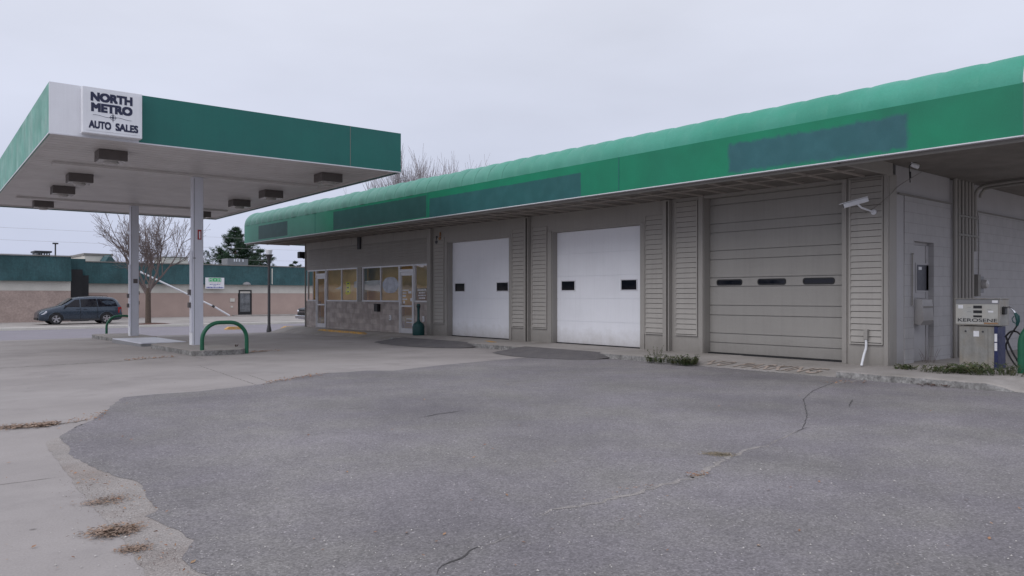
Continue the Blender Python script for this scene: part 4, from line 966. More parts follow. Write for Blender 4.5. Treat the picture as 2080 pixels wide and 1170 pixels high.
# electrical conduits up the side wall
cr_ = empty('conduit_rack', (17.9, SYD-.05, .13), 0, 'six painted electrical conduits running up the side wall beside the pump', 'conduits')
for k, p in enumerate((1940, 1947.5, 1955, 1962, 1968.5, 1975)):
    x = fx(p, SYD-.06); r_ = .045 if k == 0 else .034
    mb = MB(); mb.tube([(x, SYD-.06, .12), (x, SYD-.06, 2.0), (x, SYD-.06, 3.88)], r_, 12); mb.build('conduit', 'taupe', cr_, smooth=True)
mb = MB()
for zz in (3.10, 2.70): mb.box(fx(1936, SYD), fx(1978, SYD), SYD-.105, SYD-.0975, zz, zz+.04)
mb.build('strut', 'taupe_dark', cr_)
for k, (dx, dz) in enumerate(((0, 0), (.28, -.03))):
    x = fx(1981, SYD-.06)+dx
    mb = MB(); mb.tube(smooth_curve([(x, SYD-.06, 2.4-k*.4), (x, SYD-.06, 3.3), (x, SYD-.07, 3.66+dz), (x-.02, SYD-.2, 3.80+dz), (x-.1, SYD-.55, 3.83+dz), (x-.5, SYD-2.0, 3.83+dz), (x-.8, SYD-3.0, 3.83+dz)]), .036 if k == 0 else .03, 10)
    if k == 0: mb.build('overhead_conduit', 'taupe', cr_, smooth=True)
    else:
        mb = MB(); mb.tube(smooth_curve([(x, SYD-.06, 3.60), (x, SYD-.12, 3.74), (x-.05, SYD-.35, 3.80), (x-.5, SYD-2.0, 3.80), (x-.8, SYD-3.0, 3.80)]), .03, 10); mb.build('overhead_conduit', 'taupe', cr_, smooth=True)
mb = MB(); x = fx(1988, SYD-.02); mb.tube(smooth_curve([(fx(1978, SYD), SYD-.02, 3.45), (x-.1, SYD-.02, 3.3), (x, SYD-.02, 3.0), (x, SYD-.02, 1.9)]), .008, 6); mb.build('loose_cable', 'taupe_dark', cr_)
# electric meter
mx_, mz_ = fx(1988, SYD-.05), 1.70
me_ = empty('electric_meter', (mx_, SYD, mz_), 0, 'round glass electric meter on a grey socket box above the pump', 'meter')
mb = MB(); mb.box(mx_-.26, mx_-.11, SYD-.13, SYD-.002, 1.42, 1.90); mb.build('junction_box', 'taupe_dark', me_, bevel=.005)
mb = MB(); mb.box(mx_-.10, mx_+.14, SYD-.11, SYD-.002, 1.50, 1.86); mb.build('socket_box', 'grey_box', me_, bevel=.01)
mb = MB(); mb.lathe((mx_+.03, SYD-.11, 1.69), [(.10, 0), (.10, -.05), (.085, -.10), (.04, -.12)], 18, ax='y'); mb.build('meter_dome', 'lens', me_, smooth=True)
# box beside the door
bx0 = fx(1872, SYD-.12); bx1 = fx(1893, SYD-.12)
ub = empty('wall_box', (bx0, SYD, .9), 0, 'grey metal drop box hanging on the side door', 'box')
mb = MB(); mb.prism_dir([(bx0, SYD+.115, .90), (bx0, SYD-.10, .86), (bx0, SYD-.16, .95), (bx0, SYD-.13, 1.36), (bx0, SYD+.115, 1.39)], (bx1-bx0, 0, 0)); mb.build('shell', 'block', ub, bevel=.006)
mb = MB(); mb.box(bx0+.03, bx1-.03, SYD-.158, SYD-.15, 1.20, 1.23); mb.build('slot', 'taupe_dark', ub)

# cameras on the wall
cp_ = Vector((WX-.42, fy(1738, WX-.42), zh(1738, 412, X=WX-.42)))
sc1 = empty('security_camera', cp_, 0, 'white shielded security camera on the siding right of the tall door', 'camera')
dv = (Vector((-.22, .30, -.10))).normalized(); sv = dv.cross(Vector((0,0,1))).normalized(); uv_ = sv.cross(dv)
mb = MB(); mb.obox(cp_, dv*.22, sv*.045, uv_*.04); mb.build('housing', 'white', sc1, bevel=.01)
mb = MB(); mb.obox(cp_+uv_*.052+dv*.03, dv*.25, sv*.06, uv_*.006); mb.build('sun_shield', 'white', sc1, bevel=.003)
mb = MB(); mb.obox(cp_+dv*.222, dv*.004, sv*.035, uv_*.03); mb.build('lens', 'black', sc1)
mb = MB(); mb.tube([cp_-uv_*.04-dv*.03, cp_-uv_*.10-dv*.03+Vector((.06,-.02,0)), Vector((WX-.03, cp_.y-.16, cp_.z-.16))], .018, 8); mb.lathe((WX-.05, cp_.y-.16, cp_.z-.16), [(.05, 0), (.05, .045)], 12, ax='x'); mb.build('bracket', 'white', sc1)
cp_ = Vector((fx(1857, SYD-.35), SYD-.35, zh(1857, 336, Y=SYD-.35)))
sc2 = empty('security_camera', cp_, 0, 'small white bullet camera hanging from the side soffit at the corner', 'camera')
dv = Vector((.30, -.22, -.12)).normalized(); sv = dv.cross(Vector((0,0,1))).normalized(); uv_ = sv.cross(dv)
mb = MB(); mb.tube([cp_-dv*.07, cp_-dv*.02, cp_+dv*.08], [.03, .042, .045], 12); mb.build('housing', 'white', sc2, smooth=True)
mb = MB(); mb.tube([cp_+dv*.081, cp_+dv*.1], [.038, .03], 12); mb.build('lens', 'black', sc2)
mb = MB(); mb.tube([cp_-dv*.04+uv_*.02, cp_-dv*.08+Vector((0,0,.09)), Vector((cp_.x-.06, cp_.y+.02, 3.883))], .014, 8); mb.build('bracket', 'white', sc2)
mb = MB(); mb.tube(smooth_curve([cp_-dv*.07, cp_-dv*.10-Vector((0,0,.08)), cp_-dv*.08-Vector((0,0,.34))]), .008, 6); mb.tube([cp_-dv*.08-Vector((0,0,.14)), cp_-dv*.08-Vector((0,0,.26))], .017, 8); mb.build('cable', 'black', sc2)
mb = MB(); mb.tube(smooth_curve([Vector((WX-.03, fy(1738, WX)-.2, 3.0)), Vector((WX-.06, SYD+.2, 3.12)), Vector((WX-.05, SYD-.03, 3.30)), Vector((fx(1825, SYD), SYD-.03, 3.52)), Vector((fx(1850, SYD), SYD-.2, 3.80))]), .005, 5)
tag(mb.build('camera_cable', 'taupe_dark'), 'thin dark cable strung between the two security cameras', 'cable')

# white drain pipe with its grey box on the louvred panel
yq = fy(1760, WX-.06)
wp = empty('drain_pipe', (WX-.1, yq, .12), 0, 'short bent white plastic pipe below a small grey box by the corner', 'pipe')
mb = MB(); mb.box(WX-.11, WX-.037, yq-.035, yq+.035, .60, .80); mb.build('wall_fitting', 'taupe', wp, bevel=.006)
mb = MB(); mb.tube(smooth_curve([(WX-.075, yq, .60), (WX-.08, yq, .45), (WX-.13, yq+.02, .30), (WX-.22, yq+.02, .115)]), .022, 10); mb.build('pipe', 'white', wp, smooth=True)

# office front bits
y_ = fy(769.5, WX)
mbx = empty('mailbox', (WX, y_, .9), 0, 'small black mailbox on the brick below the office window', 'mailbox')
mb = MB(); mb.box(WX-.14, WX-.002, y_-.12, y_+.12, .86, 1.12); mb.build('body', 'black', mbx, bevel=.008)
mb = MB(); mb.box(WX-.155, WX-.002, y_-.125, y_+.125, 1.122, 1.145); mb.build('lid', 'black', mbx, bevel=.004)
for p, lb in ((794, 'small white outlet cover on the brick left of the entrance door'), (861.5, 'small white outlet cover on the brick right of the entrance door')):
    y_ = fy(p, WX); e_ = empty('outlet_cover', (WX, y_, .6), 0, lb, 'outlet', 'outlet covers on the office brick')
    mb = MB(); mb.box(WX-.045, WX-.002, y_-.05, y_+.05, .56, .74); mb.build('cover', 'white', e_, bevel=.006)
    mb = MB(); mb.box(WX-.052, WX-.046, y_-.02, y_+.02, .60, .64); mb.box(WX-.052, WX-.046, y_-.02, y_+.02, .66, .70); mb.build('socket', 'grey_box', e_)
q = gp(850, 682, .13); q.x = min(q.x, WX-.35)
q = Vector((WX-.42, fy(850, WX-.42), .125))
cg = empty('cigarette_receptacle', q, 0, 'dark green cigarette receptacle with tall neck beside the entrance door', 'ash bin')
mb = MB(); mb.lathe((0,0,0), [(.19, 0), (.20, .03), (.205, .28), (.17, .38), (.06, .46)], 24); mb.build('base', 'teal_green', cg, smooth=True, world=False)
mb = MB(); mb.lathe((0,0,0), [(.055, .461), (.045, .55), (.042, .88), (.06, .92), (.065, 1.0), (.045, 1.05)], 20); mb.build('neck', 'teal_green', cg, smooth=True, world=False)
mb = MB(); mb.lathe((0,-.0,0), [(.067, .945), (.067, .975)], 20); mb.build('mouth_ring', 'black', cg, world=False)
# flood light on the far corner
wl_ = empty('wall_light', (WX+.1, LEFT, 3.2), 0, 'black floodlight sticking out from the far corner of the office', 'light')
zz = zh(612, 520, X=WX)
mb = MB(); mb.tube([(WX+.05, LEFT+.0, zz-.10), (WX+.02, LEFT+.32, zz-.12), (WX+.0, LEFT+.42, zz-.03)], .018, 8); mb.build('arm', 'black', wl_)
mb = MB(); mb.box(WX-.16, WX+.10, LEFT+.30, LEFT+.56, zz-.10, zz+.18); mb.build('lamp_head', 'black', wl_, bevel=.03)
for p, z_, lb in ((895, 3.33, 'rusty red wall fitting at the top left of the first white door'), (888, 3.22, 'dark round wall fitting above the siding by the office')):
    y_ = fy(p, WX); mb = MB()
    mb.lathe((WX-.001, y_, z_), [(.055, -.05), (.06, -.03), (.05, 0)], 14, ax='x'); mb.box(WX-.04, WX-.002, y_-.02, y_+.02, z_+.07, z_+.2)
    tag(mb.build('wall_fitting', 'rust' if p == 895 else 'dark_metal'), lb, 'fitting')
# yellow kerb pieces
def ykerb(p0, p1, label, w=.16, h=.12, zb=None):
    mb = MB(); a_, b_ = Vector(p0), Vector(p1); d = (b_-a_).normalized(); n_ = Vector((-d.y, d.x, 0))*w/2; k = min(.25, (b_-a_).length*.2)
    z0 = min(a_.z, b_.z)
    prof = []
    for t, hh in ((0, .25), (k, 1), ((b_-a_).length-k, 1), ((b_-a_).length, .25)):
        c = a_+d*t; prof.append([c-n_*1.2+Vector((0,0,-.05)), c-n_+Vector((0,0,h*hh)), c+n_+Vector((0,0,h*hh)), c+n_*1.2+Vector((0,0,-.05))])
    vs = [v for r_ in prof for v in r_]
    mb.add(vs, [(4*i+j, 4*i+j+1, 4*i+5+j, 4*i+4+j) for i in range(3) for j in range(3)]+[(0,1,2,3), (15,14,13,12)])
    return tag(mb.build('yellow_kerb', 'yellow'), label, 'kerb', 'yellow painted kerbs')
ykerb(gp(744, 680, .04), gp(648, 672, .04), 'long low yellow kerb in front of the office brick', .14, .08)
ykerb(gp(1008, 703, .03), gp(985, 698, .03), 'short yellow kerb end by the first white door', .16, .10)
ykerb(gp(870, 691, .02), gp(835, 688, .02), 'yellow kerb end beside the green ash bin', .16, .10)
ykerb(gp(608, 668, -.15), gp(572, 669, -.15), 'small yellow kerb block on the lot beyond the office corner', .3, .14)
ykerb(gp(497, 669, -.42)+Vector((0,.15,0)), gp(459, 670, -.42)+Vector((0,.15,0)), 'yellow kerb end across the street beyond the green hoop', .3, .16)
# painted words on the apron of the tall door
def worn_paint():
    m = M['paint_faint']; t, n, l, b = special_nodes(m); tc = [x for x in n if x.type == 'TEX_COORD'][0]
    no = n.new('ShaderNodeTexNoise'); no.inputs['Scale'].default_value = 5; no.inputs['Detail'].default_value = 8; no.inputs['Roughness'].default_value = .75; l.new(tc.outputs['Object'], no.inputs[0])
    mr = n.new('ShaderNodeMapRange'); mr.inputs[1].default_value = .42; mr.inputs[2].default_value = .62; mr.inputs[3].default_value = .95; mr.inputs[4].default_value = .45; l.new(no.outputs[0], mr.inputs[0]); l.new(mr.outputs[0], b.inputs['Alpha'])
worn_paint()
def apron_text(word, p0, p1):
    y0, y1 = fy(p0, 13.35), fy(p1, 13.35)
    vs, fs = text_mesh(word, .5, .004, 'CENTER', 1, .0)
    xs_ = [v.x for v in vs]; ys_ = [v.y for v in vs]; mb = MB()
    out = []
    for v in vs:
        X_ = 13.12+(v.y-min(ys_))/(max(ys_)-min(ys_))*.62; Y_ = y0+(v.x-min(xs_))/(max(xs_)-min(xs_))*(y1-y0)
        out.append((X_, Y_, (.012+(X_-13.0)/.3*.028 if X_ < 13.3 else .04+(X_-13.3)/(WX+.3-13.3)*.09)+.008+v.z*4))
    mb.add(out, fs); return mb.build('painted_lettering', 'paint_faint')
for w_, a_, b_ in (('N', 1428, 1452), ('O', 1463, 1480), ('PARKING', 1500, 1668)):
    o = apron_text(w_, a_, b_); o['kind'] = 'structure'

# ============================================================ PLANTS
def weed(loc, rad, h, n, seed, label, m='weed', name='weed_clump', lay=0.0, leaf=.05, ldir=None):
    r = random.Random(seed); e_ = empty(name, loc, 0, label, 'plant'); st = MB(); lf = MB()
    for _ in range(n):
        a_ = r.uniform(0, 6.28); d = Vector((cos(a_), sin(a_), 0)); b_ = Vector(loc)+d*rad*r.random()**.5*Vector((1,1,1)).length/1.8
        b_.z = loc[2]; hh = h*r.uniform(.25, .85); ln = d*r.uniform(.1, .6)*hh+(Vector(ldir)*lay*hh if ldir else Vector())
        p1 = b_+ln*.5+Vector((0,0,hh*.6)); p2 = b_+ln+Vector((0,0,hh*(1-.4*lay)))
        st.tube([b_, p1, p2], [.004, .003, .0015], 3, cap=False)
        for k in range(7):
            t = .15+.85*k/6; c = b_.lerp(p1, t*2) if t < .5 else p1.lerp(p2, t*2-1)
            a2 = r.uniform(0, 6.28); L_ = leaf*r.uniform(.5, 1.1); u = Vector((cos(a2), sin(a2), r.uniform(-.2, .7)))*L_; v = Vector((-sin(a2), cos(a2), r.uniform(-.3, .3)))*L_*.28
            lf.add([c, c+u*.5+v, c+u, c+u*.5-v], [(0,1,2,3)])
    st.build('stems', m, e_); lf.build('leaves', m, e_); return e_
G = lambda x, y, z=.0: tuple(gp(x, y, z))
weed(G(1345, 735, .03), .34, .17, 110, 1, 'low green weeds along the kerb left of the tall door'); 
weed(G(1385, 738, .03), .30, .15, 90, 2, 'flat weeds in the middle of the kerb clump before the tall door')
weed(G(1397, 741, .02), .20, .24, 60, 3, 'leafy upright weed next to the painted lettering', leaf=.07)
weed(G(1332, 730, .03), .12, .34, 18, 4, 'tall thin weed sprigs at the left end of the kerb clump')
weed(G(1180, 712, .05), .14, .09, 40, 5, 'small dry reddish tuft at the foot of the second white door', 'leaf_litter', 'dry_tuft', leaf=.03)
weed(G(1525, 732, .05), .09, .05, 24, 6, 'tiny dark tuft in the apron joint before the tall door', 'mulch', 'dry_tuft', leaf=.03)
weed((14.15, 5.35, .12), .38, .20, 110, 7, 'sprawling green weeds at the foot of the kerosene pump', lay=.9, ldir=(0, -.8, 0))
weed((14.35, 4.75, .12), .42, .30, 150, 8, 'bushy weeds between the kerosene pump and the green hoop', lay=.8, ldir=(-.3, .6, 0))
weed((14.5, 4.3, .12), .28, .36, 50, 10, 'thin wiry weeds below the pump hose', lay=.7, ldir=(0, -.8, 0), leaf=.035)
weed((14.2, 5.95, .12), .22, .12, 45, 9, 'creeping weeds at the corner left of the kerosene pump', lay=.6, ldir=(0, .8, 0))
weed((15.9, 6.25, .13), .15, .34, 10, 12, 'bare wiry sprigs at the threshold of the side door', 'twig', 'dry_sprigs', leaf=.02)
weed(G(480, 704, .13), .04, .08, 10, 13, 'small weed sprouting from the near pump island', 'mulch', 'dry_tuft', leaf=.03)

def rot_about(v, axis, a_): return Matrix.Rotation(a_, 3, axis)@v
def bare_tree(loc, H_, spread, seed, label, trunk_h=.25, trunk_r=.15, levels=5, kids=(3, 4), m1='bark', m2='twig', minr=.008, upright=.35, lean=(0,0,0), name='bare_tree', group=None, first=None, jit=.35):
    r = random.Random(seed); e_ = empty(name, loc, 0, label, 'tree', group); tk = MB(); br = MB(); loc = Vector(loc)
    def grow(p, d, L_, rad, lv):
        seg_ = 3 if lv > 1 else 2; pts = [p]; q = p; dd = d
        for _ in range(seg_):
            dd = (dd+Vector((r.uniform(-1,1), r.uniform(-1,1), r.uniform(-.6,1)))*.10+Vector((0,0,upright*.16))).normalized(); q = q+dd*L_/seg_; pts.append(q)
        rs = [max(minr, rad*(1-.45*i/seg_)) for i in range(seg_+1)]
        br.tube(pts, rs, 5 if lv >= levels-1 else 3, cap=False)
        if lv <= 0: return
        nk = r.randint(*kids)
        for k in range(nk+1):
            t = .30+.70*(k+r.random()*.5)/(nk+.5); t = min(t, .98); i = min(int(t*seg_), seg_-1); c = pts[i].lerp(pts[i+1], t*seg_-i)
            ax = dd.cross(Vector((r.uniform(-1,1), r.uniform(-1,1), r.uniform(-1,1)))).normalized()
            nd = rot_about(dd, ax, r.uniform(.35, .95)*spread)
            grow(c, nd, L_*r.uniform(.55, .82)*(1.08-.25*t), rad*r.uniform(.42, .6), lv-1)
        grow(q, rot_about(dd, dd.orthogonal().normalized(), r.uniform(-.25, .25)), L_*.72, rad*.52, lv-1)
    th = H_*trunk_h; top = loc+Vector((lean[0], lean[1], th))
    tk.tube([loc-Vector((0,0,.1)), loc+Vector((0,0,.12)), loc+Vector((lean[0]*.4, lean[1]*.4, th*.55)), top], [trunk_r*1.35, trunk_r*1.05, trunk_r*.92, trunk_r*.9], 10)
    nl = first or 5; L0 = (H_-th)*.42
    for k in range(nl):
        a_ = 2*pi*k/nl+r.uniform(-jit, jit); el = r.uniform(.35, .85)*spread
        d = Vector((cos(a_)*sin(el), sin(a_)*sin(el), cos(el)))
        grow(loc.lerp(top, r.uniform(.72, 1.0)), d, L0*r.uniform(.85, 1.15), trunk_r*r.uniform(.45, .62), levels-1)
    tk.build('trunk', m1, e_, smooth=True); br.build('branches', m2, e_); return e_
tb_ = gp(301, 663, -.28); tb_ = Vector((12.35, 50.2, -.285))
tb_.x = fx(301, 50.2)
bare_tree(tb_, 7.4, 1.0, 21, 'bare young tree in the parking strip behind the far canopy post', .30, .165, 5, (2, 3), minr=.008, upright=.5, first=5)
mb = MB(); mb.lathe(tb_+Vector((.2, 0, 0)), [(1.1, 0), (.8, .05), (.2, .09)], 20); m_o = tag(mb.build('mulch_bed', 'mulch'), kind='structure')
for k, (px, Y, Ht, sd_) in enumerate(((852, 78, 17.2, 31), (893, 82, 16.9, 32), (806, 74, 13.8, 33), (948, 84, 17.6, 34), (985, 88, 16.0, 36), (768, 78, 12.6, 37), (832, 75, 15.2, 40))):
    lab = ['tall bare tree rising highest behind the garage awning', 'tall bare tree just right of the highest one behind the awning', 'bare tree directly right of the canopy corner', 'narrow bare tree standing apart above the awning ridge',
           'last bare tree to the right peeping over the awning', 'low bare tree below the canopy corner', 'bare tree beside the highest one, on its left'][k]
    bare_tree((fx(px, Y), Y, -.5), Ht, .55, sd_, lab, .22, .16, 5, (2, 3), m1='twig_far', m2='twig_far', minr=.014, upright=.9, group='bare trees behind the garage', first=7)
for k, (px, Y, Ht, sd_) in enumerate(((345, 105, 8.2, 41), (400, 110, 7.8, 42), (250, 108, 7.2, 43), (440, 100, 6.8, 44), (370, 98, 7.0, 47), (215, 112, 6.0, 45), (640, 120, 7.0, 46))):
    lab = ['bare tree behind the flat roof between the two posts', 'bare tree behind the flat roof right of the near post', 'bare tree behind the green gable', 'thin bare tree left of the pine', 'bare shrubby tree just left of the near post',
           'low bare tree left of the green gable', 'faint bare tree left of the office corner'][k]
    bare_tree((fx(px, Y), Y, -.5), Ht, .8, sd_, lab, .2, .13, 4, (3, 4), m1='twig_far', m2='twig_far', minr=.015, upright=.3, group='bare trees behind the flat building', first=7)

def pine(loc, H_, R_, seed, label, n_wh=11, z0=.25, shape=1.0, per=6):
    r = random.Random(seed); e_ = empty('pine_tree', loc, 0, label, 'tree', 'pines behind the flat building'); loc = Vector(loc); tk = MB(); nd = MB()
    tk.tube([loc-Vector((0,0,.2)), loc+Vector((0,0,H_*.5)), loc+Vector((.1,0,H_*.97))], [H_*.022, H_*.014, .03], 8)
    for w_ in range(n_wh):
        f = w_/(n_wh-1); zc = H_*(z0+(1-z0)*f*.97)
        env = R_*(1-f**1.6)*(.75+.45*r.random())+.25
        for k in range(per):
            if r.random() < .13: continue
            a_ = r.uniform(0, 6.28); L_ = env*r.uniform(.55, 1.12)
            p0 = loc+Vector((0,0,zc)); p1 = p0+Vector((cos(a_), sin(a_), 0))*L_*.6+Vector((0,0,L_*.04)); p2 = p0+Vector((cos(a_), sin(a_), 0))*L_+Vector((0,0,L_*r.uniform(.15, .5)))
            tk.tube([p0, p1, p2], [.05*(1-f)+.03, .03, .012], 4, cap=False)
            ncl = int(8+L_*7)
            for c_ in range(ncl):
                t = .35+.65*(c_+r.random())/ncl; c = p0.lerp(p1, t/.6) if t < .6 else p1.lerp(p2, (t-.6)/.4)
                c = c+Vector((r.gauss(0, .12), r.gauss(0, .12), r.gauss(0, .08)))*min(1.4, L_*.5)
                for _ in range(15):
                    dd = Vector((r.gauss(0, 1)+cos(a_)*.6, r.gauss(0, 1)+sin(a_)*.6, r.gauss(.35, .8))).normalized(); s_ = r.uniform(.16, .34); q_ = dd.orthogonal().normalized()*s_*.13
                    o_ = c+Vector((r.gauss(0, .1), r.gauss(0, .1), r.gauss(0, .07))); nd.add([o_-q_, o_+q_, o_+dd*s_], [(0,1,2)])
    tk.build('trunk', 'bark', e_); nd.build('needles', 'pine', e_); return e_
pine((fx(478, 84), 84, -.5), 9.4, 3.3, 51, 'dense dark pine standing tallest behind the flat building', 14, .38, per=8)
pine((fx(528, 86), 86, -.5), 7.2, 3.2, 52, 'spreading pine right of the tallest, behind the lamp post', 7, .50, per=6)
pine((fx(600, 120), 120, -.5), 7.6, 2.6, 53, 'small dark distant pine beside the office corner', 7, .45, per=6)

# ============================================================ ACROSS THE STREET
BY, LY, XL = 66.7, 59.5, fx(143.5, 59.5)
ZB, ZT, ZC = -.285, 4.12, 2.42
zc1 = 1.70                                  # bottom of the cream band
fb_ = empty('flat_roof_building', (25, BY, ZB), 0, 'long flat-roofed tan block building with dark green mansard band across the street', 'building')
XR = 46.0
mb = MB(); mb.box(XL+.0, fx(483.5, BY), BY, BY+12, ZB, zc1); mb.box(fx(511.5, BY), XR, BY, BY+12, ZB, zc1); mb.box(fx(483.5, BY), fx(511.5, BY), BY+.3, BY+12, ZB, zc1); mb.build('wall', 'far_wall', fb_)
mb = MB(); mb.box(XL, XR, BY-.02, BY+12, zc1, ZC); mb.build('cream_band', 'far_cream', fb_)
mb = MB(); mb.prism_dir([(XL, BY-.34, ZC), (XL, BY+12, ZC), (XL, BY+12, ZT-.05), (XL, BY-.12, ZT-.05)], (XR-XL, 0, 0)); mb.build('mansard', 'far_green', fb_)
mb = MB(); mb.box(XL, XR, BY-.17, BY-.07, ZT-.045, ZT+.03); mb.build('coping', 'taupe_dark', fb_)
mb = MB(); mb.box(fx(549, BY), fx(550.5, BY), BY-.36, BY-.30, 2.5, 3.9); mb.build('mansard_seam', 'far_cream', fb_)
# left wing
mb = MB(); mb.box(-70, XL, LY, LY+16, ZB, zc1+.10); w2 = mb.build('wall', 'far_wall2', fb_); w2['label'] = 'rough tan masonry wing on the left'
mb = MB(); mb.box(-70, XL, LY-.02, LY+16, zc1+.10, ZC+.02); mb.build('cream_band', 'far_cream', fb_)
mb = MB(); mb.prism_dir([(-70, LY-.30, ZC+.02), (-70, LY+16, ZC+.02), (-70, LY+16, ZT-.02), (-70, LY-.10, ZT-.02)], (XL+70, 0, 0)); mb.build('mansard', 'far_green', fb_)
mb = MB(); mb.box(-70, XL+.05, LY-.16, LY-.06, ZT-.015, ZT+.05); mb.build('coping', 'taupe_dark', fb_)
mb = MB(); mb.box(XL+.002, XL+1.0, LY+.5, BY-.36, ZC+.3, ZT-.1); mb.build('return_panel', 'far_green', fb_)
mb = MB(); mb.box(XL+.002, XL+.75, LY+.1, LY+.4, ZB, ZC+.85); mb.box(XL+.76, XL+1.15, LY+.25, LY+1.2, ZB, ZC+.45); mb.build('dark_recess_screen', 'black', fb_)
# door, light, meter boxes
dx0, dx1 = fx(484.5, BY), fx(511, BY); dzb, dzt = -.20, zh(497, 589, Y=BY)
mb = MB(); mb.box(dx0, dx0+.12, BY-.03, BY+.1, dzb, dzt); mb.box(dx1-.12, dx1, BY-.03, BY+.1, dzb, dzt); mb.box(dx0+.12, dx1-.12, BY-.03, BY+.1, dzb, dzb+.28); mb.box(dx0+.12, dx1-.12, BY-.03, BY+.1, dzt-.12, dzt)
d_ = mb.build('door', 'black', fb_); mb = MB(); mb.box(dx0+.12, dx1-.12, BY+.02, BY+.04, dzb+.28, dzt-.12)
M['far_pane'] = mat('reflecting_door_glass', (.16, .17, .18), .12, .35, 1.6, .1, 9, spec=.8, tint=(.05, .055, .06)); mb.build('pane', 'far_pane', d_)
mb = MB(); mb.box(dx0-.6, dx1+4, BY-1.6, BY-.02, ZB-.05, ZB+.10); mb.build('door_step', 'concrete_walk', fb_, bevel=.03)
mb = MB(); mb.box(dx0-.75, dx0-.35, BY-.06, BY-.005, .95, 1.25); mb.box(dx0-.7, dx0-.5, BY-.05, BY-.005, .45, .6); multi(mb, 'meter_box', 'far_cream', fb_)
x = fx(498, BY); e_ = empty('wall_pack_light', (x, BY, ZC), 0, 'round wall lamp above the dark door across the street', 'light')
mb = MB(); mb.lathe((x, BY-.36, ZC+.12), [(.36, -.1), (.32, .0), (.2, .1), (.05, .14)], 14); mb.build('shade', 'grey_box', e_, smooth=True)
mb = MB(); mb.lathe((x, BY-.36, ZC+.0), [(.1, -.08), (.2, .015)], 14); mb.build('lens', 'lens', e_)
# sign with green letters
sx0, sx1 = fx(417.5, BY-.45), fx(455.5, BY-.45); sz0, sz1 = zh(436, 586.5, Y=BY-.45), zh(436, 564, Y=BY-.45)
sg_ = empty('sign_board', (sx0, BY-.45, sz0), 0, 'white sign with green M and H letters over small blue print', 'sign')
mb = MB(); mb.box(sx0, sx1, BY-.45, BY-.365, sz0, sz1); mb.build('board', 'white', sg_)
SWd, SHt = sx1-sx0, sz1-sz0
M['sign_green'] = mat('sign_green', (.04, .42, .14), .5, .08, 4); M['sign_blue'] = mat('sign_blue', (.05, .06, .32), .5, .08, 4); M['sign_pink'] = mat('sign_pink', (.55, .42, .45), .5, .08, 4)
mb = MB()
for k in range(3): mb.box(sx0+SWd*(.17+.225*k), sx0+SWd*(.17+.225*k+.215), BY-.455, BY-.4505, sz1-SHt*.36, sz1-SHt*.04)
mb.build('letter_block', 'sign_green', sg_)
for t_, k in (('M', 0), ('H', 2)): place_text('letter', t_, .3, (sx0+SWd*(.17+.225*k+.107), BY-.457, sz1-SHt*.32), (1,0,0), (0,0,1), 'white', sg_, fit=(SWd*.15, SHt*.24), depth=.003)
mb = MB(); mb.lathe((sx0+SWd*.503, BY-.4555, sz1-SHt*.20), [(SWd*.075, -.003), (SWd*.075, .0)], 16, ax='y'); mb.build('emblem_disc', 'sign_green', sg_)
mb = MB(); mb.lathe((sx0+SWd*.503, BY-.4575, sz1-SHt*.20), [(SWd*.035, -.002), (SWd*.035, .0)], 16, ax='y'); mb.build('emblem_centre', 'white', sg_)
def scribble(mb, x0, x1, z, h, seed, yy):
    r = random.Random(seed); x = x0
    while x < x1:
        w_ = min(x1-x, r.uniform(.04, .12)); mb.box(x, x+w_, yy-.004, yy, z, z+h*r.uniform(.7, 1)); x += w_+r.uniform(.02, .05)
mb = MB(); scribble(mb, sx0+SWd*.17, sx0+SWd*.83, sz0+SHt*.50, SHt*.07, 1, BY-.4505); mb.build('small_print', 'sign_pink', sg_)
mb = MB(); scribble(mb, sx0+SWd*.22, sx0+SWd*.78, sz0+SHt*.36, SHt*.055, 2, BY-.4505); scribble(mb, sx0+SWd*.42, sx0+SWd*.56, sz0+SHt*.25, SHt*.05, 4, BY-.4505); scribble(mb, sx0+SWd*.05, sx0+SWd*.95, sz0+SHt*.06, SHt*.12, 3, BY-.4505); mb.build('small_print', 'sign_blue', sg_)
# long white pipe leaning from the roof edge to the ground
ly = BY-.7
pts = [(fx(p, ly), ly, zh(p, q, Y=ly)) for p, q in ((284, 552), (433, 622))]; pt2 = [(fx(p, ly), ly, max(ZB+.06, zh(p, q, Y=ly))) for p, q in ((431, 620.5), (466, 645.5))]
e_ = empty('leaning_pipe', pt2[1], 0, 'long white downspout pipe leaning diagonally against the tan wall', 'pipe')
mb = MB(); mb.tube(pts, .075, 8); mb.build('upper_length', 'white', e_, smooth=True); mb = MB(); mb.tube(pt2, .08, 8); mb.build('lower_length', 'white', e_, smooth=True)
mb = MB(); a_, b_ = Vector(pts[1]), Vector(pt2[1]); d = (b_-a_).normalized(); mb.tube([a_-d*.12, a_+d*.12], .10, 8); mb.build('coupling', 'dark_metal', e_)
# rooftop things
def roof_thing(name, p0, p1, ytop, Y, dep, m, label, cat, ybot=540):
    x0, x1 = fx(p0, Y), fx(p1, Y); e_ = empty(name, ((x0+x1)/2, Y, ZT), 0, label, cat); z1 = zh((p0+p1)/2, ytop, Y=Y)
    return e_, x0, x1, z1
e_, x0, x1, z1 = roof_thing('air_conditioner', 70, 102, 510, LY+5, 2, 'grey_box', 'grey air conditioning unit on the left wing roof', 'air conditioner')
mb = MB(); mb.box(x0+.1, x1-.5, LY+5, LY+6.6, ZT-.2, z1); mb.build('cabinet', 'grey_box', e_, bevel=.02)
mb = MB(); mb.box(x0, x1+.1, LY+4.9, LY+6.7, z1-.10, z1+.02); mb.build('top_plate', 'dark_metal', e_)
mb = MB(); mb.box(x1-.48, x1, LY+5.1, LY+6.3, ZT-.2, z1-.25); mb.build('side_duct', 'lens', e_)
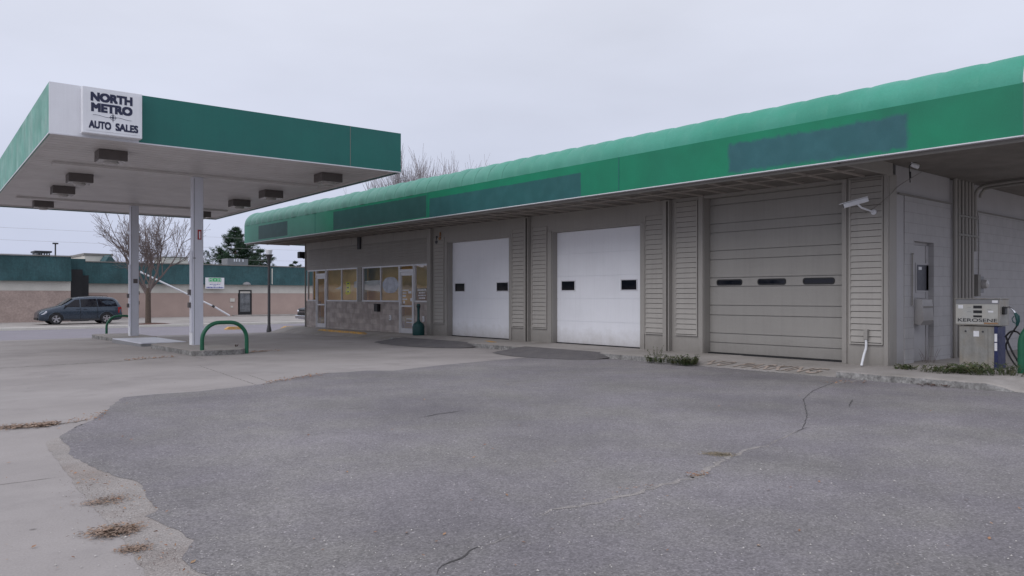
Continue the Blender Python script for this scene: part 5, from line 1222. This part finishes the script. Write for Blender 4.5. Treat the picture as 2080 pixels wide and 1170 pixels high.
mb = MB(); 
for k in range(5): mb.box(x0+.25+k*.16, x0+.33+k*.16, LY+4.97, LY+4.999, ZT+.0, z1-.15)
mb.build('grille', 'dark_metal', e_)
x = fx(112.5, 90); e_ = empty('light_pole', (x, 90, -.4), 0, 'thin parking lot light pole rising behind the left wing', 'light pole')
zt_ = zh(112.5, 496, Y=90); mb = MB(); mb.tube([(x, 90, -.4), (x, 90, zt_)], [.08, .07], 8); mb.build('pole', 'dark_metal', e_); mb = MB(); mb.box(x-.24, x+.24, 89.8, 90.2, zt_+.001, zt_+.14); mb.build('lamp_head', 'dark_metal', e_)
e_, x0, x1, z1 = roof_thing('neighbour_building', 172, 228, 515, 95, 8, 'far_cream', 'pale flat-topped building behind with dark roof edge, left of the gable', 'building')
mb = MB(); mb.box(x0, x1, 95, 103, -.4, z1-.25); mb.build('wall', 'far_cream', e_); mb = MB(); mb.box(x0-.1, x1+.1, 94.9, 103, z1-.24, z1); mb.build('roof_edge', 'taupe_dark', e_)
xg0, xg1, zg = fx(198, 92), fx(252, 92), zh(222, 517, Y=92); xm = fx(224, 92)
e_ = empty('gabled_building', (xm, 92, -.4), 0, 'small building with dark green gable rising behind the flat roof', 'building')
mb = MB(); mb.prism_dir([(xg0, 92, 4.0), (xg1, 92, 4.0), (xm, 92, zg)], (0, 9, 0)); mb.build('gable', 'far_green', e_); mb = MB(); mb.box(xg0+.4, xg1-.4, 92.2, 100.8, -.4, 3.99); mb.build('wall', 'far_cream', e_)
e_, x0, x1, z1 = roof_thing('rooftop_box', 333, 382, 523, BY+6, 3, 'far_cream', 'low cream rooftop enclosure between the two canopy posts', 'roof box')
mb = MB(); mb.box(x0, x1, BY+6, BY+9, ZT-.1, z1); mb.build('wall', 'far_cream', e_); mb = MB(); mb.box(x0-.06, x1+.06, BY+5.94, BY+9.06, z1+.001, z1+.06); mb.build('cap', 'taupe_dark', e_)
e_, x0, x1, z1 = roof_thing('rooftop_screen', 462, 504, 525.5, BY+4, 1, 'grey_box', 'grey masonry stub with pale patches below the pine', 'roof screen')
mb = MB(); mb.box(x0, x1, BY+4, BY+5.5, ZT-.1, z1); mb.build('wall', 'grey_box', e_); mb = MB()
for p, h_ in ((476, .8), (480.5, .75), (486, .8), (493.5, .8)): xx = fx(p, BY+4); mb.box(xx-.05, xx+.05, BY+3.97, BY+3.998, z1-.28, z1-.04)
mb.build('pale_patch', 'white', e_)

# street lamp
lp0 = Vector((15.0, 36.2, 0)); lp0.x = fx(546.5, 36.2); lp0.z = gz(36.2)
zt_ = zh(546.5, 507, Y=36.2)
e_ = empty('lamp_post', lp0, 0, 'dark fluted lamp post with white lantern beyond the office corner', 'street lamp')
mb = MB(); hh = zt_-lp0.z
mb.lathe((0,0,0), [(.12, -.05), (.12, .18), (.10, .28), (.07, .42), (.062, hh-.85)], 14); mb.build('pole', 'dark_metal', e_, smooth=True, world=False)
mb = MB(); mb.lathe((0,0,0), [(.063, hh-.849), (.075, hh-.6), (.12, hh-.38), (.19, hh-.27), (.19, hh-.24)], 14); mb.build('collar', 'dark_metal', e_, smooth=True, world=False)
mb = MB(); mb.lathe((0,0,0), [(.12, hh-.239), (.17, hh-.02), (.10, hh)], 14); mb.build('lantern', 'white', e_, smooth=True, world=False)
# wires
for k, (yl, lab) in enumerate(((453, 'topmost of the thin overhead wires left of the canopy'), (478, 'middle of the thin overhead wires left of the canopy'), (506, 'lowest of the thin overhead wires left of the canopy'))):
    z_ = zh(0, yl, Y=76); mb = MB(); n_ = 24; mb.tube([(-60+140*i/n_, 76, z_+.9*((i/n_*2-1)**2)-.35) for i in range(n_+1)], .008, 4)
    tag(mb.build('overhead_wire', 'lens'), lab, 'wire', 'overhead wires')
for x in (-60, 80):
    e_ = empty('utility_pole', (x, 76, -.4), 0, 'wooden utility pole at the %s end of the wires' % ('left' if x < 0 else 'right'), 'utility pole')
    mb = MB(); mb.tube([(x, 76, -.4), (x, 76, 9.6)], [.16, .11], 8); mb.build('pole', 'bark', e_)

# ============================================================ VEHICLES
def car_body(st, nm, m, par, hw_scale=1):
    """st: list of (x, zbottom, zbelt, ztop, half_width, roof_half_width)"""
    mb = MB(); rings = []
    for x, zb, zl, zt_, w_, wr in st:
        zl = min(zl, zt_-.05)
        half = [(w_*.86, zb), (w_*.97, zb+.10), (w_, zb+(zl-zb)*.45), (w_*.985, zl-.06), (w_*.96, zl), ((wr+w_*.96)/2+.01, (zl+zt_)/2), (wr, zt_-.09 if zt_-zl > .3 else zt_-.03), (wr*.88, zt_-.025), (wr*.55, zt_), (0, zt_+.012)]
        rings.append([(x, -a_, b_) for a_, b_ in half]+[(x, a_, b_) for a_, b_ in half[-2::-1]])
    n = len(rings[0]); mb.add([p for r_ in rings for p in r_], [(i*n+j, i*n+j+1, (i+1)*n+j+1, (i+1)*n+j) for i in range(len(rings)-1) for j in range(n-1)]+[(i*n+n-1, i*n, (i+1)*n, (i+1)*n+n-1) for i in range(len(rings)-1)])
    mb.add(rings[0], [tuple(range(n))]); mb.add(rings[-1], [tuple(range(n))[::-1]])
    return mb.build(nm, m, par, smooth=True, world=False)
def interp(st, x):
    for a_, b_ in zip(st, st[1:]):
        if b_[0] <= x <= a_[0]:
            t = (x-a_[0])/(b_[0]-a_[0]); return [p+(q-p)*t for p, q in zip(a_, b_)]
    return list(st[-1])
def side_pt(st, x, z, s, off=.012):
    _, zb, zl, zt_, w_, wr = interp(st, x); t = max(0, min(1, (z-zl)/max(.05, zt_-.09-zl))); return (x, s*(w_*.96+(wr-w_*.96)*t+.5*.02*(1-abs(2*t-1))+off), z)
def side_panel(st, poly, nm, m, par, s, off=.035):
    mb = MB(); mb.prism_dir([side_pt(st, x, z, s, off) for x, z in poly], (0, -s*.03, 0)); return mb.build(nm, m, par, world=False)
def wheel(par, x, y, s, r_=.335, w_=.22, rim='chrome', spokes=5):
    mb = MB(); prof = [(r_*.62, -w_/2), (r_*.93, -w_/2), (r_, -w_/2+.03), (r_, w_/2-.03), (r_*.93, w_/2), (r_*.62, w_/2)]
    mb.lathe((x, y, r_), prof, 28, ax='y'); wh = mb.build('wheel', 'rubber', par, smooth=True, world=False)
    mb = MB(); mb.lathe((x, y+s*(w_/2-.035), r_), [(r_*.66, -.01), (r_*.66, .012)], 24, ax='y'); mb.build('hub_disc', 'dark_metal', wh, world=False)
    mb = MB(); yc = y+s*(w_/2-.012)
    for k in range(spokes):
        a_ = 2*pi*k/spokes+.3; d = Vector((cos(a_), 0, sin(a_))); q = Vector((-d.z, 0, d.x))
        mb.prism_dir([Vector((x, yc, r_))+d*.04-q*.035, Vector((x, yc, r_))+d*r_*.6-q*.05, Vector((x, yc, r_))+d*r_*.6+q*.05, Vector((x, yc, r_))+d*.04+q*.035], (0, s*.014, 0))
    mb.lathe((x, yc, r_), [(.06, -.01), (.06, .018)], 14, ax='y')
    prof = [(r_*.60, -.012), (r_*.68, -.012), (r_*.68, .014), (r_*.60, .014)]; n = 24
    mb.tube([(x+r_*.63*cos(2*pi*k/n), yc, r_+r_*.63*sin(2*pi*k/n)) for k in range(n+1)], .014, 6, cap=False)
    mb.build('rim', rim, wh, world=False); return wh
# minivan: front towards -X (left in the photo)
vz = -.285
fxv = fx(78, 53.0); rxv = fx(249, 53.0); VL = abs(rxv-fxv); K = VL/5.0
van = empty('minivan', ((fxv+rxv)/2, 53.0+.95, vz), pi, 'dark blue minivan parked facing left by the tan wall', 'minivan')
van.scale = (1, 1, 1)
S_ = [(2.5, .38, .62, .66, .60, .50), (2.44, .26, .70, .76, .84, .66), (2.25, .22, .80, .88, .94, .74), (1.9, .22, .90, .985, .97, .78), (1.5, .22, .99, 1.085, .98, .80), (1.25, .22, 1.02, 1.14, .98, .80),
      (.85, .22, 1.03, 1.38, .98, .76), (.45, .22, 1.03, 1.60, .98, .72), (.1, .22, 1.04, 1.67, .98, .72), (-.8, .22, 1.05, 1.70, .98, .72), (-1.6, .22, 1.06, 1.68, .98, .71), (-2.0, .22, 1.06, 1.63, .97, .69),
      (-2.25, .24, 1.06, 1.48, .96, .68), (-2.42, .28, 1.04, 1.16, .93, .70), (-2.5, .34, .66, .74, .88, .70)]
S_ = [(a_*K, b_, c_, d_, w_, wr) for a_, b_, c_, d_, w_, wr in S_]
car_body(S_, 'body', 'van', van)
for s_ in (1, -1):
    side_panel(S_, [(1.02*K, 1.07), (.42*K, 1.47), (.36*K, 1.50), (.12*K, 1.52), (.12*K, 1.07)], 'side_window', 'glass_dark', van, s_)
    side_panel(S_, [(.05*K, 1.07), (.05*K, 1.53), (-.9*K, 1.55), (-.95*K, 1.08)], 'side_window', 'glass_dark', van, s_)
    side_panel(S_, [(-1.0*K, 1.08), (-.96*K, 1.55), (-1.85*K, 1.51), (-2.08*K, 1.36), (-2.17*K, 1.12)], 'side_window', 'glass_dark', van, s_)
    for ax_ in (1.5, -1.5):
        mb = MB(); n = 24; cxw = ax_*K
        ring = [(cxw+.40*cos(pi*k/n), s_*(.981+.008), .335+.40*sin(pi*k/n)) for k in range(n+1)]+[(cxw-.40, s_*.989, .22), (cxw+.40, s_*.989, .22)]
        mb.prism_dir(ring, (0, -s_*.05, 0)); mb.build('wheel_arch', 'black', van, world=False)
        mb = MB(); mb.tube([(cxw+.42*cos(pi*k/n), s_*.985, .335+.42*sin(pi*k/n)) for k in range(n+1)], .022, 6); mb.build('arch_lip', 'van', van, smooth=True, world=False)
        wheel(van, cxw, s_*.91, s_)
    mb = MB(); mb.box(-2.0*K, 2.1*K, s_*.965, s_*.992, .60, .635); mb.build('side_moulding', 'van', van, world=False, bevel=.004)
    mb = MB(); mb.box(-1.1*K, 1.1*K, s_*.955, s_*.986, .225, .34); mb.build('sill', 'dark_metal', van, world=False)
    for xs_ in (.08, -.93): 
        mb = MB(); mb.box(xs_*K-.006, xs_*K+.006, s_*.95, s_*.987, .36, 1.0); mb.build('door_gap', 'black', van, world=False)
    for xs_ in (.22, -.20): mb = MB(); mb.box(xs_*K-.09, xs_*K+.09, s_*.97, s_*1.0, .90, .935); mb.build('door_handle', 'van', van, world=False, bevel=.006)
    mb = MB(); mb.obox((.98*K, s_*1.10, 1.10), (.05, .02*s_, 0), (0, .11, 0), (0, 0, .075)); mb.build('wing_mirror', 'black', van, world=False, bevel=.02)
    mb = MB(); mb.prism_dir([(2.49*K, s_*.62, .62), (2.30*K, s_*.955, .63), (2.10*K, s_*.975, .80), (2.36*K, s_*.80, .80)], (0, 0, .0)) if False else mb.add([(2.475*K, s_*.66, .62), (2.30*K, s_*.955, .62), (2.02*K, s_*.985, .82), (2.28*K, s_*.80, .84), (2.0*K, s_*.90, .60), (2.0*K, s_*.7, .84)], [(0,1,2,3), (1,2,5,4), (0,1,4), (3,2,5)]); mb.build('headlight', 'head_lamp', van, world=False)
    mb = MB(); mb.add([(-2.20*K, s_*.968, 1.03), (-2.22*K, s_*.972, .68), (-2.47*K, s_*.90, .70), (-2.43*K, s_*.92, 1.05), (-2.50*K, s_*.80, .72), (-2.45*K, s_*.80, 1.05)], [(0,1,2,3), (3,2,4,5)]); mb.build('tail_light', 'tail_lamp', van, world=False)
    mb = MB(); mb.tube([(-.2*K, s_*.60, 1.70), (-.25*K, s_*.60, 1.735), (-1.6*K, s_*.60, 1.735), (-1.65*K, s_*.60, 1.69)], .018, 6); mb.build('roof_rail', 'black', van, world=False)
mb = MB(); mb.add([(1.20*K, -.74, 1.175), (1.20*K, .74, 1.175), (.50*K, .66, 1.60), (.50*K, -.66, 1.60)], [(0,1,2,3)]); mb.build('windscreen', 'glass_dark', van, world=False)
mb = MB(); mb.box(2.40*K, 2.53*K, -.62, .62, .28, .42); mb.build('bumper_grille', 'black', van, world=False, bevel=.02)
# pickup peeping out behind the office corner
pk = empty('pickup_truck', (fx(604, 45.2)+2.75, 43.2+1.0, gz(44)), pi, 'black pickup truck front end showing behind the office corner', 'pickup')
T_ = [(2.8, .55, .80, .86, .90, .84), (2.74, .45, 1.0, 1.10, .98, .90), (2.5, .42, 1.05, 1.16, 1.0, .90), (1.6, .40, 1.08, 1.20, 1.0, .88), (1.3, .40, 1.10, 1.26, 1.0, .86), (.75, .40, 1.12, 1.78, 1.0, .72), (.5, .40, 1.12, 1.86, 1.0, .70),
      (-.8, .40, 1.12, 1.86, 1.0, .70), (-1.0, .40, 1.12, 1.24, 1.0, .94), (-2.8, .42, 1.10, 1.20, .98, .92)]
car_body(T_, 'body', 'truck', pk)
for s_ in (1, -1):
    side_panel(T_, [(1.0, 1.17), (.62, 1.66), (-.72, 1.70), (-.78, 1.17)], 'side_window', 'glass_dark', pk, s_)
    for ax_ in (1.85, -1.75):
        mb = MB(); n = 20; mb.prism_dir([(ax_+.48*cos(pi*k/n), s_*1.008, .40+.48*sin(pi*k/n)) for k in range(n+1)], (0, -s_*.05, 0)); mb.build('wheel_arch', 'black', pk, world=False)
        wheel(pk, ax_, s_*.93, s_, .40, .26)
    mb = MB(); mb.box(2.66, 2.80, s_*.68, s_*.94, .90, 1.0); mb.build('headlight', 'head_lamp', pk, world=False, bevel=.02)
mb = MB(); mb.box(2.72, 2.84, -.60, .60, .74, 1.04); gr_ = mb.build('grille', 'black', pk, world=False, bevel=.02)
mb = MB(); mb.box(2.845, 2.86, -.6, .6, .86, .92); mb.build('grille_bar', 'chrome', gr_, world=False)
mb = MB(); mb.box(2.70, 2.92, -.98, .98, .48, .68); mb.build('bumper', 'chrome', pk, world=False, bevel=.04)
